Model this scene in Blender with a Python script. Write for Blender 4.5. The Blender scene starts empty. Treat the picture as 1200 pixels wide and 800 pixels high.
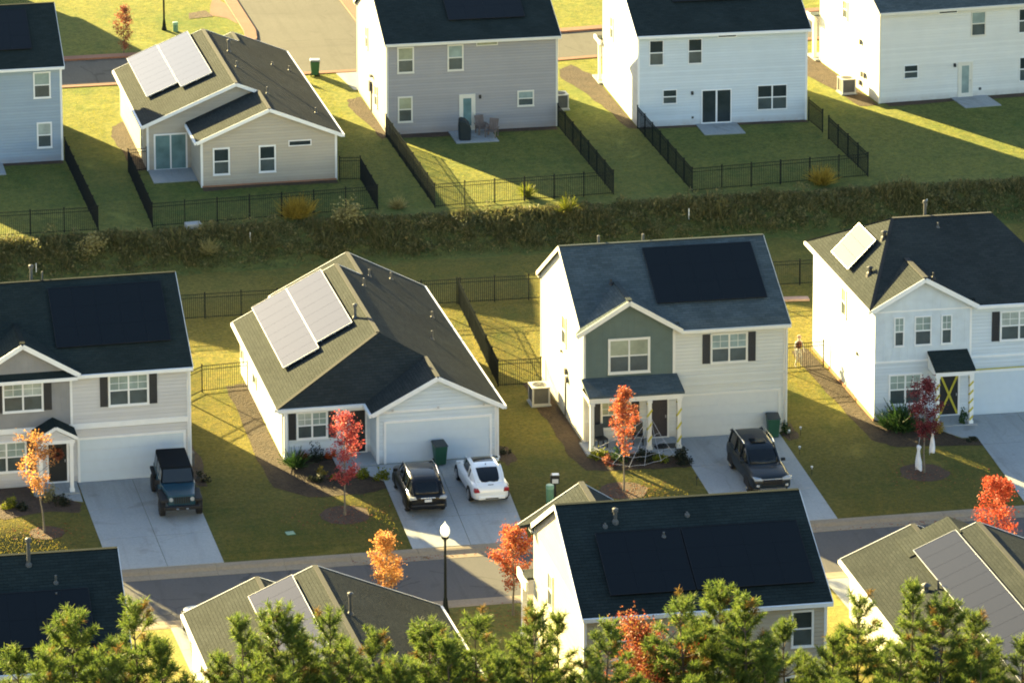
import bpy, bmesh, math, random
import numpy as np
from mathutils import Vector, Matrix
random.seed(11); RNG = np.random.default_rng(11)
SC = bpy.context.scene
COL = SC.collection
R = math.radians
ZB = 1.5                                   # level of the upper row of lots

# ------------------------------------------------------------------ materials
MATS = {}
def new_mat(name):
    m = bpy.data.materials.new(name); m.use_nodes = True
    nt = m.node_tree; b = nt.nodes['Principled BSDF']
    MATS[name] = m
    return m, nt, b
def nd(nt, t, **kw):
    n = nt.nodes.new(t)
    for k, v in kw.items(): setattr(n, k, v)
    return n
def lk(nt, a, b): nt.links.new(a, b)
def coords(nt, kind='Object', scale=None):
    tc = nd(nt, 'ShaderNodeTexCoord'); out = tc.outputs[kind]
    if scale is not None:
        mp = nd(nt, 'ShaderNodeMapping'); mp.inputs['Scale'].default_value = scale
        lk(nt, out, mp.inputs['Vector']); out = mp.outputs['Vector']
    return out
def noise(nt, vec, scale, detail=4, rough=.55, dist=0.):
    n = nd(nt, 'ShaderNodeTexNoise'); n.inputs['Scale'].default_value = scale
    n.inputs['Detail'].default_value = detail; n.inputs['Roughness'].default_value = rough
    n.inputs['Distortion'].default_value = dist
    if vec is not None: lk(nt, vec, n.inputs['Vector'])
    return n.outputs['Fac']
def ramp(nt, fac, stops):
    r = nd(nt, 'ShaderNodeValToRGB'); e = r.color_ramp.elements
    while len(e) < len(stops): e.new(.5)
    for i, (p, c) in enumerate(stops):
        e[i].position = p; e[i].color = (c[0], c[1], c[2], 1)
    lk(nt, fac, r.inputs['Fac']); return r.outputs['Color']
def mixc(nt, fac, a, b, mode='MIX'):
    m = nd(nt, 'ShaderNodeMix', data_type='RGBA', blend_type=mode)
    for s, i in ((fac, 0), (a, 6), (b, 7)):
        if isinstance(s, (int, float)): m.inputs[i].default_value = s
        elif isinstance(s, (tuple, list)): m.inputs[i].default_value = (s[0], s[1], s[2], 1)
        else: lk(nt, s, m.inputs[i])
    return m.outputs[2]
def math_(nt, op, a, b=None, c=None):
    m = nd(nt, 'ShaderNodeMath', operation=op)
    for i, s in enumerate((a, b, c)):
        if s is None: continue
        if isinstance(s, (int, float)): m.inputs[i].default_value = s
        else: lk(nt, s, m.inputs[i])
    return m.outputs[0]
def bump(nt, bsdf, h, strength=.5, dist=.02):
    b = nd(nt, 'ShaderNodeBump'); b.inputs['Strength'].default_value = strength
    b.inputs['Distance'].default_value = dist
    lk(nt, h, b.inputs['Height']); lk(nt, b.outputs['Normal'], bsdf.inputs['Normal'])
def simple(name, col, rough=.6, metal=0., var=.12, scale=3., spec=.4, coat=0.):
    m, nt, b = new_mat(name)
    n = noise(nt, coords(nt), scale, 5)
    c = ramp(nt, n, [(.25, [x * (1 - var) for x in col]), (.75, [min(1, x * (1 + var)) for x in col])])
    lk(nt, c, b.inputs['Base Color'])
    b.inputs['Roughness'].default_value = rough; b.inputs['Metallic'].default_value = metal
    b.inputs['Specular IOR Level'].default_value = spec
    if coat: b.inputs['Coat Weight'].default_value = coat; b.inputs['Coat Roughness'].default_value = .04
    return m
def siding(name, col, lap=.17):
    m, nt, b = new_mat(name)
    v = coords(nt); s = nd(nt, 'ShaderNodeSeparateXYZ'); lk(nt, v, s.inputs[0])
    t = math_(nt, 'DIVIDE', s.outputs[2], lap); f = math_(nt, 'FRACT', t); row = math_(nt, 'FLOOR', t)
    wn = nd(nt, 'ShaderNodeTexWhiteNoise', noise_dimensions='1D'); lk(nt, row, wn.inputs['W'])
    n = noise(nt, v, .7, 4)
    tone = math_(nt, 'ADD', math_(nt, 'MULTIPLY', n, .7), math_(nt, 'MULTIPLY', wn.outputs['Value'], .3))
    c = ramp(nt, tone, [(.2, [x * .91 for x in col]), (.8, [min(.9, x * 1.06) for x in col])])
    # splash-back dirt close to the ground
    d = math_(nt, 'MULTIPLY', math_(nt, 'SUBTRACT', 1., math_(nt, 'MINIMUM', math_(nt, 'MULTIPLY', math_(nt, 'ABSOLUTE', s.outputs[2]), 2.2), 1.)), noise(nt, v, 3.))
    c = mixc(nt, math_(nt, 'MULTIPLY', d, .7), c, (.30, .21, .13))
    lk(nt, c, b.inputs['Base Color']); b.inputs['Roughness'].default_value = .55
    b.inputs['Specular IOR Level'].default_value = .3
    h = math_(nt, 'SUBTRACT', 1., f)
    h = math_(nt, 'MULTIPLY', h, math_(nt, 'SMOOTH_MIN', math_(nt, 'MULTIPLY', f, 9.), 1., .2))
    bump(nt, b, h, .55, .03)
    return m
def batten(name, col, step=.3):
    m, nt, b = new_mat(name)
    v = coords(nt); s = nd(nt, 'ShaderNodeSeparateXYZ'); lk(nt, v, s.inputs[0])
    f = math_(nt, 'FRACT', math_(nt, 'DIVIDE', s.outputs[0], step))
    h = math_(nt, 'LESS_THAN', f, .16)
    n = noise(nt, v, 1.5, 4)
    c = ramp(nt, n, [(.25, [x * .88 for x in col]), (.75, [x * 1.1 for x in col])])
    lk(nt, c, b.inputs['Base Color']); b.inputs['Roughness'].default_value = .6
    bump(nt, b, h, 1., .025)
    return m
def shingle(name, a, b_, c_):
    m, nt, b = new_mat(name)
    v = coords(nt, 'UV')
    br = nd(nt, 'ShaderNodeTexBrick'); lk(nt, v, br.inputs['Vector'])
    br.inputs['Scale'].default_value = 1.; br.inputs['Brick Width'].default_value = .34; br.inputs['Row Height'].default_value = .145
    br.inputs['Mortar Size'].default_value = .008; br.inputs['Mortar Smooth'].default_value = .3; br.inputs['Bias'].default_value = 0
    br.inputs['Color1'].default_value = (*a, 1); br.inputs['Color2'].default_value = (*b_, 1); br.inputs['Mortar'].default_value = (*[x * .55 for x in a], 1)
    n1 = noise(nt, v, .45, 5, .6)
    n2 = noise(nt, coords(nt, 'UV', (2.2, 7, 1)), 1.2, 3)
    c = mixc(nt, math_(nt, 'MULTIPLY', n2, .55), br.outputs['Color'], c_)
    c = mixc(nt, .5, c, ramp(nt, n1, [(.3, (.36, .36, .36)), (.7, (.66, .66, .66))]), 'OVERLAY')
    lk(nt, c, b.inputs['Base Color']); b.inputs['Roughness'].default_value = .95; b.inputs['Specular IOR Level'].default_value = .04
    s = nd(nt, 'ShaderNodeSeparateXYZ'); lk(nt, v, s.inputs[0])
    f = math_(nt, 'FRACT', math_(nt, 'DIVIDE', s.outputs[1], .145))
    h = math_(nt, 'ADD', math_(nt, 'MULTIPLY', math_(nt, 'SUBTRACT', 1., f), .7), math_(nt, 'MULTIPLY', br.outputs['Fac'], -.5))
    h = math_(nt, 'ADD', h, math_(nt, 'MULTIPLY', noise(nt, v, 9., 2), .8))
    bump(nt, b, h, .9, .02)
    return m
def ground_mat(name, lush, straw, dark, blades=False):
    m, nt, b = new_mat(name)
    v = coords(nt)
    n1 = noise(nt, v, .11, 5, .6, .3); n2 = noise(nt, v, .7, 5, .65, .4); n3 = noise(nt, v, 5., 4, .7)
    mow = noise(nt, coords(nt, 'Object', (.25, 2.2, 1)), 1.1, 3, .6, .6)
    mow2 = noise(nt, coords(nt, 'Object', (1.7, .3, 1)), 1.0, 3, .6, .4)
    t = math_(nt, 'ADD', math_(nt, 'MULTIPLY', n1, .55), math_(nt, 'MULTIPLY', n2, .3))
    t = math_(nt, 'ADD', t, math_(nt, 'MULTIPLY', math_(nt, 'ADD', mow, mow2), .24))
    c = ramp(nt, t, [(.46, lush), (.57, [(x + y) / 2 for x, y in zip(lush, straw)]), (.68, straw)])
    c = mixc(nt, ramp(nt, n3, [(.35, (.75, .75, .75)), (.62, (0, 0, 0))]), c, dark)
    n4 = noise(nt, v, .33, 6, .7, .8)
    c = mixc(nt, ramp(nt, n4, [(.60, (0, 0, 0)), (.72, (.75, .75, .75))]), c, [x * 1.35 for x in straw])
    s = nd(nt, 'ShaderNodeSeparateXYZ'); lk(nt, v, s.inputs[0])     # the lower lots are drier than the upper ones
    low = math_(nt, 'MULTIPLY', math_(nt, 'LESS_THAN', math_(nt, 'ADD', s.outputs[1], math_(nt, 'MULTIPLY', n2, 3.)), 33.), .75)
    c = mixc(nt, low, mixc(nt, 1., c, (.88, 1.05, 1.0), 'MULTIPLY'), mixc(nt, 1., c, (1.06, .97, .88), 'MULTIPLY'))
    lk(nt, c, b.inputs['Base Color']); b.inputs['Roughness'].default_value = .95; b.inputs['Specular IOR Level'].default_value = .05
    b.inputs['Sheen Roughness'].default_value = .5; lk(nt, mixc(nt, 1., c, (8.6, 7.2, 3.8), 'MULTIPLY'), b.inputs['Sheen Tint'])
    lk(nt, math_(nt, 'MULTIPLY', ramp(nt, noise(nt, v, 1.6, 6, .75, .4), [(.3, (.35, .35, .35)), (.7, (1, 1, 1))]), .23), b.inputs['Sheen Weight'])   # low sun through the leaf tips
    h = math_(nt, 'ADD', math_(nt, 'MULTIPLY', noise(nt, v, 2.2, 4, .7), 1.), math_(nt, 'MULTIPLY', noise(nt, v, 11., 3, .7), .7))
    bump(nt, b, h, .7, .035)
    if blades:                                  # grass leaves let the low sun shine through
        g = nd(nt, 'ShaderNodeNewGeometry')
        k = mixc(nt, math_(nt, 'MULTIPLY', g.outputs['Random Per Island'], .35), c, (.19, .165, .04))
        lk(nt, k, b.inputs['Base Color'])
        tr = nd(nt, 'ShaderNodeBsdfTranslucent'); lk(nt, mixc(nt, 1., k, (2.4, 2.2, 1.1), 'MULTIPLY'), tr.inputs['Color'])
        mx = nd(nt, 'ShaderNodeMixShader'); mx.inputs[0].default_value = .6
        lk(nt, b.outputs[0], mx.inputs[1]); lk(nt, tr.outputs[0], mx.inputs[2]); lk(nt, mx.outputs[0], nt.nodes['Material Output'].inputs['Surface'])
    return m
def speck(name, a, b_, scale, rough=.9, bmp=.6, dist=.04, big=.4):
    m, nt, b = new_mat(name)
    v = coords(nt)
    n = noise(nt, v, scale, 4, .7); n2 = noise(nt, v, big, 5, .6, .5)
    t = math_(nt, 'ADD', math_(nt, 'MULTIPLY', n, .55), math_(nt, 'MULTIPLY', n2, .45))
    lk(nt, ramp(nt, t, [(.32, a), (.68, b_)]), b.inputs['Base Color'])
    b.inputs['Roughness'].default_value = rough; b.inputs['Specular IOR Level'].default_value = .2
    bump(nt, b, n, bmp, dist)
    return m
def leafy(name, stops, trans=.35, rough=.6):
    m, nt, b = new_mat(name)
    g = nd(nt, 'ShaderNodeNewGeometry')
    n = noise(nt, coords(nt), 1.1, 3)
    t = math_(nt, 'ADD', math_(nt, 'MULTIPLY', g.outputs['Random Per Island'], .65), math_(nt, 'MULTIPLY', n, .35))
    c = ramp(nt, t, stops)
    lk(nt, c, b.inputs['Base Color']); b.inputs['Roughness'].default_value = rough; b.inputs['Specular IOR Level'].default_value = .2
    tr = nd(nt, 'ShaderNodeBsdfTranslucent'); lk(nt, c, tr.inputs['Color'])
    mx = nd(nt, 'ShaderNodeMixShader'); mx.inputs[0].default_value = trans
    lk(nt, b.outputs[0], mx.inputs[1]); lk(nt, tr.outputs[0], mx.inputs[2])
    lk(nt, mx.outputs[0], nt.nodes['Material Output'].inputs['Surface'])
    return m
def solar(name, col, rough, line, spec=.3):
    m, nt, b = new_mat(name)
    v = coords(nt, 'UV')
    br = nd(nt, 'ShaderNodeTexBrick', offset=0.); lk(nt, v, br.inputs['Vector'])
    br.inputs['Scale'].default_value = 1.; br.inputs['Brick Width'].default_value = 1.72; br.inputs['Row Height'].default_value = 1.04
    br.inputs['Mortar Size'].default_value = .014; br.inputs['Mortar Smooth'].default_value = .1
    br.inputs['Color1'].default_value = (*col, 1); br.inputs['Color2'].default_value = (*[x * 1.12 for x in col], 1); br.inputs['Mortar'].default_value = (*line, 1)
    lk(nt, br.outputs['Color'], b.inputs['Base Color'])
    n = noise(nt, v, .8, 4)
    lk(nt, math_(nt, 'ADD', rough, math_(nt, 'MULTIPLY', n, .05)), b.inputs['Roughness'])
    b.inputs['Specular IOR Level'].default_value = spec
    return m

white = simple('white_trim', (.74, .74, .72), .5, var=.04)
cream_trim = simple('cream_trim', (.66, .62, .52), .5, var=.04)
sid_white = siding('siding_white', (.54, .60, .64))
sid_cream = siding('siding_cream', (.56, .54, .46))
sid_yellow = siding('siding_yellow', (.56, .51, .33))  # lit copy of the tan siding, sun's yellow put into the colour
sid_ivory = siding('siding_ivory', (.66, .65, .60))
sid_beige = siding('siding_beige', (.52, .51, .50))
sid_tan = siding('siding_tan', (.40, .36, .29))
sid_grey = siding('siding_grey', (.31, .295, .29))
sid_blue = siding('siding_bluegrey', (.27, .34, .41))
bat_green = batten('batten_green', (.085, .118, .10))
bat_grey = batten('batten_grey', (.23, .23, .235))
bat_white = batten('batten_white', (.54, .60, .64), .4)
shing_dark = shingle('shingle_charcoal', (.016, .024, .024), (.023, .033, .032), (.030, .038, .036))
shing_blue = shingle('shingle_slate', (.044, .060, .064), (.076, .096, .100), (.105, .122, .122))
shing_brown = shingle('shingle_weathered', (.025, .031, .030), (.036, .042, .040), (.047, .051, .047))
ridge_m = simple('ridge_shingle', (.020, .022, .021), .9, var=.3, scale=6)
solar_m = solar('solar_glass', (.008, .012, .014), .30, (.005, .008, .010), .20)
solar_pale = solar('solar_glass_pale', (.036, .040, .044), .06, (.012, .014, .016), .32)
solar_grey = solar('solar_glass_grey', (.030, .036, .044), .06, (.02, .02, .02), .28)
solar_rail = simple('solar_rail', (.007, .008, .010), .6)
alu_edge = simple('solar_edge', (.45, .46, .46), .4, .3)
glass_m = None
GLASS_SETS = {}
def glass(name, col, rough=.06):
    m, nt, b = new_mat(name)
    v = coords(nt); n = noise(nt, v, 1.3, 3)
    lk(nt, ramp(nt, n, [(.3, [x * .75 for x in col]), (.7, [x * 1.25 for x in col])]), b.inputs['Base Color'])
    b.inputs['Roughness'].default_value = rough; b.inputs['Specular IOR Level'].default_value = .6
    return m
glass_up = glass('glass_blinds', (.26, .32, .29))
glass_up2 = glass('glass_curtains', (.36, .40, .36)); glass_up3 = glass('glass_half_blind', (.15, .20, .19)); GLASS_SETS[glass_up.name] = [glass_up, glass_up2, glass_up3, glass_up]
glass_lo = glass('glass_screened', (.060, .078, .080), .25)
glass_dark = glass('glass_dark', (.028, .038, .040))
glass_teal = glass('glass_teal', (.13, .21, .21))
glass_warm = glass('glass_warm', (.30, .31, .21))
black_paint = simple('black_paint', (.014, .016, .018), .45)
shut_m = simple('shutter_dark', (.020, .022, .028), .5)
door_dark = simple('door_black', (.018, .020, .021), .45)
door_brown = simple('door_brown', (.045, .036, .034), .45)
garage_white = simple('garage_white', (.52, .59, .64), .5, var=.03)
garage_cream = simple('garage_cream', (.58, .56, .49), .5, var=.03)
pipe_m = simple('vent_metal', (.09, .09, .085), .6, .0)
pipe_dark = simple('vent_dark', (.03, .03, .03), .6)
def paved(name, a, b_, stain, crack, cs, cw=.4):
    m = speck(name, a, b_, 9., .88, .4, .01, .22); nt = m.node_tree; b = nt.nodes['Principled BSDF']
    base = b.inputs['Base Color'].links[0].from_socket; v = coords(nt)
    st = noise(nt, coords(nt, 'Object', (1.9, .16, 1)), 1., 4, .6, .3); sp = noise(nt, v, .55, 5, .6, .6)
    c = mixc(nt, math_(nt, 'MULTIPLY', ramp(nt, st, [(.52, (0, 0, 0)), (.68, (1, 1, 1))]), .30), base, stain)
    c = mixc(nt, math_(nt, 'MULTIPLY', ramp(nt, sp, [(.60, (0, 0, 0)), (.70, (1, 1, 1))]), .45), c, stain)
    vo = nd(nt, 'ShaderNodeTexVoronoi', feature='DISTANCE_TO_EDGE'); wv = nd(nt, 'ShaderNodeMix', data_type='RGBA'); wv.inputs[0].default_value = .25
    nn = nd(nt, 'ShaderNodeTexNoise'); nn.inputs['Scale'].default_value = 1.3; lk(nt, v, nn.inputs['Vector']); lk(nt, v, wv.inputs[6]); lk(nt, nn.outputs['Color'], wv.inputs[7]); lk(nt, wv.outputs[2], vo.inputs['Vector']); vo.inputs['Scale'].default_value = cs
    cr = math_(nt, 'MULTIPLY', math_(nt, 'LESS_THAN', vo.outputs['Distance'], .006), math_(nt, 'GREATER_THAN', noise(nt, v, .3, 2), .52))
    lk(nt, mixc(nt, math_(nt, 'MULTIPLY', cr, cw), c, crack), b.inputs['Base Color'])
    return m
concrete = paved('concrete', (.25, .265, .265), (.345, .355, .345), (.17, .165, .15), (.12, .12, .11), .22, .12)
kerb_m = speck('kerb_concrete', (.20, .16, .11), (.29, .235, .165), 7., .9, .4, .02, .5)
kerb_brick = speck('kerb_clay', (.17, .085, .055), (.25, .13, .085), 7., .9, .4, .02, .5)
asphalt = paved('asphalt', (.072, .069, .068), (.102, .097, .092), (.045, .043, .042), (.02, .02, .02), .35)
asphalt2 = paved('asphalt_worn', (.066, .062, .050), (.105, .099, .080), (.05, .045, .036), (.03, .028, .022), .16)
mulch = speck('mulch', (.024, .017, .011), (.088, .060, .036), 6., .95, 1., .08, 1.2)
mulch_dk = speck('mulch_dark', (.045, .032, .024), (.120, .078, .052), 7., .95, 1., .07, 1.2)
clay = speck('red_clay', (.26, .12, .06), (.36, .19, .11), 5., .95, .5, .03)
GR = ((.046, .068, .023), (.112, .100, .036), (.040, .052, .020))
grass_m = ground_mat('lawn', *GR); blade_m = ground_mat('grass_blades', *GR, True)
bark = speck('bark', (.10, .085, .065), (.22, .19, .15), 12., .9, 1., .02)
bark_pine = speck('bark_pine', (.055, .04, .03), (.13, .095, .065), 14., .9, 1., .02)
fence_m = simple('fence_black', (.018, .021, .021), .9, spec=.0)
plastic_green = simple('bin_green', (.015, .075, .038), .45, spec=.5)
plastic_dk = simple('bin_lid', (.018, .028, .030), .45, spec=.5)
plastic_blk = simple('rubber_black', (.010, .010, .011), .7)
ac_white = simple('ac_case', (.42, .41, .38), .5)
ac_grille = simple('ac_grille', (.10, .10, .095), .6)
steel = simple('steel', (.55, .55, .56), .3, .8)
chrome = simple('chrome', (.75, .76, .78), .15, 1.)
util_green = simple('utility_green', (.10, .22, .14), .5)
tape_m = simple('caution_tape', (.46, .40, .04), .6)
cloth_w = simple('white_cloth', (.60, .61, .66), .9)
rope_m = simple('rope_white', (.55, .55, .57), .9)
paint_black = simple('paint_black', (.005, .006, .008), .35, 0., .05, spec=.2, coat=.3)
paint_white = simple('paint_white', (.70, .72, .73), .3, 0., .03, coat=1.)
paint_blue = simple('paint_navy', (.008, .014, .020), .45, .0, .05, spec=.15, coat=.25)
paint_teal = simple('paint_teal', (.010, .045, .068), .4, .0, .05, spec=.25, coat=.3)
car_glass = simple('car_glass', (.005, .008, .011), .06, 0., .05, spec=.35)
lamp_clear = simple('lamp_clear', (.34, .36, .38), .15, .1, .1, spec=.5)
lamp_red = simple('lamp_red', (.25, .012, .018), .2, .0, .1, spec=.7)
plate_m = simple('plate_white', (.55, .56, .58), .5)
wood_grey = simple('wood_grey', (.16, .12, .10), .8, var=.3)
wood_pink = simple('wood_board', (.38, .24, .18), .8, var=.2)
dark_fabric = simple('grill_cover', (.012, .020, .022), .7)
hardtop_m = simple('hardtop_black', (.008, .010, .012), .85, spec=.08)
bone = simple('bone_white', (.55, .50, .42), .7)
red_flower = leafy('mum_red', [(.2, (.26, .04, .012)), (.8, (.42, .10, .02))], .2)
leaf_orange = leafy('leaf_orange', [(.2, (.34, .13, .045)), (.55, (.46, .22, .07)), (.85, (.52, .31, .11))], .5)
leaf_red = leafy('leaf_red', [(.2, (.26, .035, .04)), (.6, (.42, .08, .075)), (.9, (.50, .17, .13))], .5)
leaf_redor = leafy('leaf_red_orange', [(.2, (.26, .045, .03)), (.55, (.40, .11, .05)), (.9, (.46, .22, .07))], .5)
leaf_scarlet = leafy('leaf_scarlet', [(.2, (.32, .045, .025)), (.6, (.42, .075, .036)), (.9, (.46, .14, .06))], .45)
leaf_maroon = leafy('leaf_maroon', [(.2, (.10, .016, .022)), (.6, (.17, .03, .036)), (.9, (.28, .09, .09))], .4)
leaf_mix = leafy('leaf_mixed_autumn', [(.12, (.12, .025, .022)), (.42, (.25, .055, .032)), (.68, (.30, .12, .035)), (.9, (.22, .16, .035))], .42)
leaf_dusty = leafy('leaf_dusty_red', [(.2, (.17, .05, .03)), (.7, (.32, .12, .07))], .4)
pine_m = leafy('pine_needles', [(.08, (.038, .074, .015)), (.5, (.092, .138, .026)), (.88, (.178, .205, .038))], .5)
pine_brown = leafy('pine_needles_brown', [(.2, (.12, .08, .02)), (.8, (.24, .14, .035))], .35)
shrub_green = leafy('shrub_green', [(.2, (.018, .045, .012)), (.8, (.05, .10, .025))], .3)
shrub_lime = leafy('shrub_lime', [(.2, (.10, .13, .012)), (.8, (.24, .24, .02))], .35)
shrub_gold = leafy('shrub_gold', [(.2, (.20, .14, .02)), (.8, (.38, .28, .05))], .35)
shrub_pale = leafy('shrub_pale', [(.2, (.16, .14, .05)), (.8, (.34, .30, .12))], .35)
shrub_dark = leafy('shrub_dark', [(.2, (.015, .022, .012)), (.8, (.045, .050, .030))], .3)
weeds_m = leafy('berm_weeds', [(.08, (.060, .072, .025)), (.4, (.112, .118, .046)), (.68, (.165, .150, .062)), (.9, (.27, .215, .09))], .42)

# ------------------------------------------------------------------ mesh builder
ID = lambda p: p
class MB:
    def __init__(s): s.bm = bmesh.new(); s.uv = s.bm.loops.layers.uv.new('UVMap')
    def vs(s, pts): return [s.bm.verts.new(p) for p in pts]
    def face(s, pts, uvs=None):
        f = s.bm.faces.new(s.vs(pts))
        if uvs:
            for l, u in zip(f.loops, uvs): l[s.uv].uv = u
        return f
    def hexa(s, b, t):                         # bottom ring / top ring (any n)
        n = len(b); vb = s.vs(b); vt = s.vs(t)
        s.bm.faces.new(vb[::-1]); s.bm.faces.new(vt)
        for i in range(n): s.bm.faces.new([vb[i], vb[(i + 1) % n], vt[(i + 1) % n], vt[i]])
        return s
    def box(s, p0, p1, T=ID):
        (a, b, c), (d, e, f) = p0, p1
        s.hexa([T(q) for q in ((a, b, c), (d, b, c), (d, e, c), (a, e, c))], [T(q) for q in ((a, b, f), (d, b, f), (d, e, f), (a, e, f))]); return s
    def beam(s, p0, p1, w, h, up=(0, 0, 1)):
        p0 = Vector(p0); p1 = Vector(p1); d = (p1 - p0).normalized(); u = Vector(up)
        r = d.cross(u)
        if r.length < 1e-4: r = d.cross(Vector((0, 1, 0)))
        r.normalize(); q = r.cross(d); r *= w / 2; q *= h / 2
        s.hexa([p0 - r - q, p0 + r - q, p0 + r + q, p0 - r + q], [p1 - r - q, p1 + r - q, p1 + r + q, p1 - r + q]); return s
    def tube(s, pts, rad, n=8):
        pts = [Vector(p) for p in pts]
        if not hasattr(rad, '__len__'): rad = [rad] * len(pts)
        prev = None; rings = []
        for i, p in enumerate(pts):
            d = (pts[min(i + 1, len(pts) - 1)] - pts[max(i - 1, 0)]).normalized()
            a = d.cross(Vector((0.13, 1, .07)) if abs(d.y) < .9 else Vector((1, 0, 0))).normalized(); b = d.cross(a)
            rings.append(s.vs([p + a * (rad[i] * math.cos(2 * math.pi * k / n)) + b * (rad[i] * math.sin(2 * math.pi * k / n)) for k in range(n)]))
        for r0, r1 in zip(rings, rings[1:]):
            for k in range(n): s.bm.faces.new([r0[k], r0[(k + 1) % n], r1[(k + 1) % n], r1[k]])
        s.bm.faces.new(rings[0][::-1]); s.bm.faces.new(rings[-1]); return s
    def lathe(s, prof, c=(0, 0, 0), n=12):     # prof: (radius, z)
        rings = [s.vs([(c[0] + r * math.cos(2 * math.pi * k / n), c[1] + r * math.sin(2 * math.pi * k / n), c[2] + z) for k in range(n)]) for r, z in prof]
        for r0, r1 in zip(rings, rings[1:]):
            for k in range(n): s.bm.faces.new([r0[k], r0[(k + 1) % n], r1[(k + 1) % n], r1[k]])
        s.bm.faces.new(rings[0][::-1]); s.bm.faces.new(rings[-1]); return s
    def prism(s, poly, axis, a0, a1):          # poly in the plane normal to axis
        f = {'u': lambda p, a: (a, p[0], p[1]), 'v': lambda p, a: (p[0], a, p[1]), 'z': lambda p, a: (p[0], p[1], a)}[axis]
        s.hexa([f(p, a0) for p in poly], [f(p, a1) for p in poly]); return s
    def slab(s, pts, t=.12):                   # top polygon, thickened downwards, slope UVs
        P = [Vector(p) for p in pts]
        n = Vector((0, 0, 0))
        for i in range(len(P)): n += (P[i] - P[0]).cross(P[(i + 1) % len(P)] - P[0])
        n.normalize()
        if n.z < 0: n = -n; P.reverse()
        h = Vector((0, 0, 1)).cross(n)
        h = h.normalized() if h.length > 1e-5 else Vector((1, 0, 0))
        sl = n.cross(h)
        f = s.face(P, [(p.dot(h), p.dot(sl)) for p in P])
        B = [p - Vector((0, 0, t)) for p in P]
        s.face(B[::-1], [(p.dot(h), p.dot(sl)) for p in B[::-1]])
        for i in range(len(P)):
            j = (i + 1) % len(P); q = [P[i], B[i], B[j], P[j]]
            s.face(q, [(p.dot(h), p.dot(sl)) for p in q])
        return s
    def build(s, name, mat, parent=None, smooth=False, bevel=0., recalc=True, loc=None, sub=0):
        if recalc: bmesh.ops.recalc_face_normals(s.bm, faces=s.bm.faces[:])
        me = bpy.data.meshes.new(name); s.bm.to_mesh(me); s.bm.free()
        if smooth: me.polygons.foreach_set('use_smooth', [True] * len(me.polygons))
        for m in (mat if isinstance(mat, (list, tuple)) else [mat]): me.materials.append(m)
        o = bpy.data.objects.new(name, me); COL.objects.link(o)
        if parent is not None: o.parent = parent
        if loc is not None: o.location = loc
        if bevel:
            b = o.modifiers.new('bevel', 'BEVEL'); b.width = bevel; b.segments = 2; b.limit_method = 'ANGLE'; b.angle_limit = R(40)
        if sub:
            b = o.modifiers.new('sub', 'SUBSURF'); b.levels = sub; b.render_levels = sub
        return o
def from_arrays(name, verts, faces, mat, parent=None):
    me = bpy.data.meshes.new(name)
    me.vertices.add(len(verts)); me.vertices.foreach_set('co', np.asarray(verts, np.float32).ravel())
    faces = np.asarray(faces, np.int32); k = faces.shape[1]
    me.loops.add(faces.size); me.loops.foreach_set('vertex_index', faces.ravel())
    me.polygons.add(len(faces)); me.polygons.foreach_set('loop_start', np.arange(0, faces.size, k, dtype=np.int32))
    me.polygons.foreach_set('loop_total', np.full(len(faces), k, np.int32)); me.update(calc_edges=True)
    me.materials.append(mat)
    o = bpy.data.objects.new(name, me); COL.objects.link(o)
    if parent is not None: o.parent = parent
    return o
def tag(o, label, cat, group=None, kind=None):
    o['label'] = label; o['category'] = cat
    if group: o['group'] = group
    if kind: o['kind'] = kind
    return o
def thing(name, label, cat, loc=(0, 0, 0), rz=0., group=None, kind=None):
    o = bpy.data.objects.new(name, None); COL.objects.link(o)
    o.location = loc; o.rotation_euler = (0, 0, R(rz)); o.empty_display_size = .2
    return tag(o, label, cat, group, kind)
def copy_tree(o, parent=None):
    c = o.copy(); COL.objects.link(c); c.parent = parent
    for ch in list(o.children): copy_tree(ch, c)
    return c

# ------------------------------------------------------------------ house kit
def TV(v0, s=-1): return lambda q: (q[0], v0 + s * q[1], q[2])      # wall facing -v (s=-1) : (along, out, z)
def TU(u0, s=-1): return lambda q: (u0 + s * q[1], q[0], q[2])      # wall facing -u
def win(P, T, a0, a1, z0, z1, n=1, grid=False, trim=None, up=None, lo=None, cas=.085):
    trim = trim or white; up = up or glass_up; lo = lo or glass_lo
    m = MB()
    m.box((a0, 0, z0), (a0 + cas, .05, z1), T).box((a1 - cas, 0, z0), (a1, .05, z1), T)
    m.box((a0 + cas, 0, z1 - cas), (a1 - cas, .05, z1), T).box((a0 + cas, 0, z0), (a1 - cas, .05, z0 + cas), T)
    m.box((a0 - .02, .05, z0 - .02), (a1 + .02, .075, z0 + .03), T)
    w = (a1 - a0 - cas * 2 - .08 * (n - 1)) / n; panes = []
    zm = (z0 + z1) / 2
    for i in range(n):
        b0 = a0 + cas + i * (w + .08); b1 = b0 + w
        if i: m.box((b0 - .08, 0, z0 + cas), (b0, .045, z1 - cas), T)
        m.box((b0, 0, zm - .03), (b1, .038, zm + .03), T)
        if grid:
            c = (b0 + b1) / 2; zq = (zm + z1 - cas) / 2
            m.box((c - .011, .012, zm + .03), (c + .011, .028, z1 - cas), T)
            m.box((b0, .012, zq - .011), (c - .011, .028, zq + .011), T).box((c + .011, .012, zq - .011), (b1, .028, zq + .011), T)
        panes.append((b0, b1))
    f = m.build('window', trim, P)
    for b0, b1 in panes:
        MB().box((b0, .004, zm + .03), (b1, .014, z1 - cas), T).build('upper_pane', random.choice(GLASS_SETS.get(up.name, [up])), f)
        MB().box((b0, .002, z0 + cas), (b1, .009, zm - .03), T).build('lower_pane', lo, f)
    return f
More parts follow.
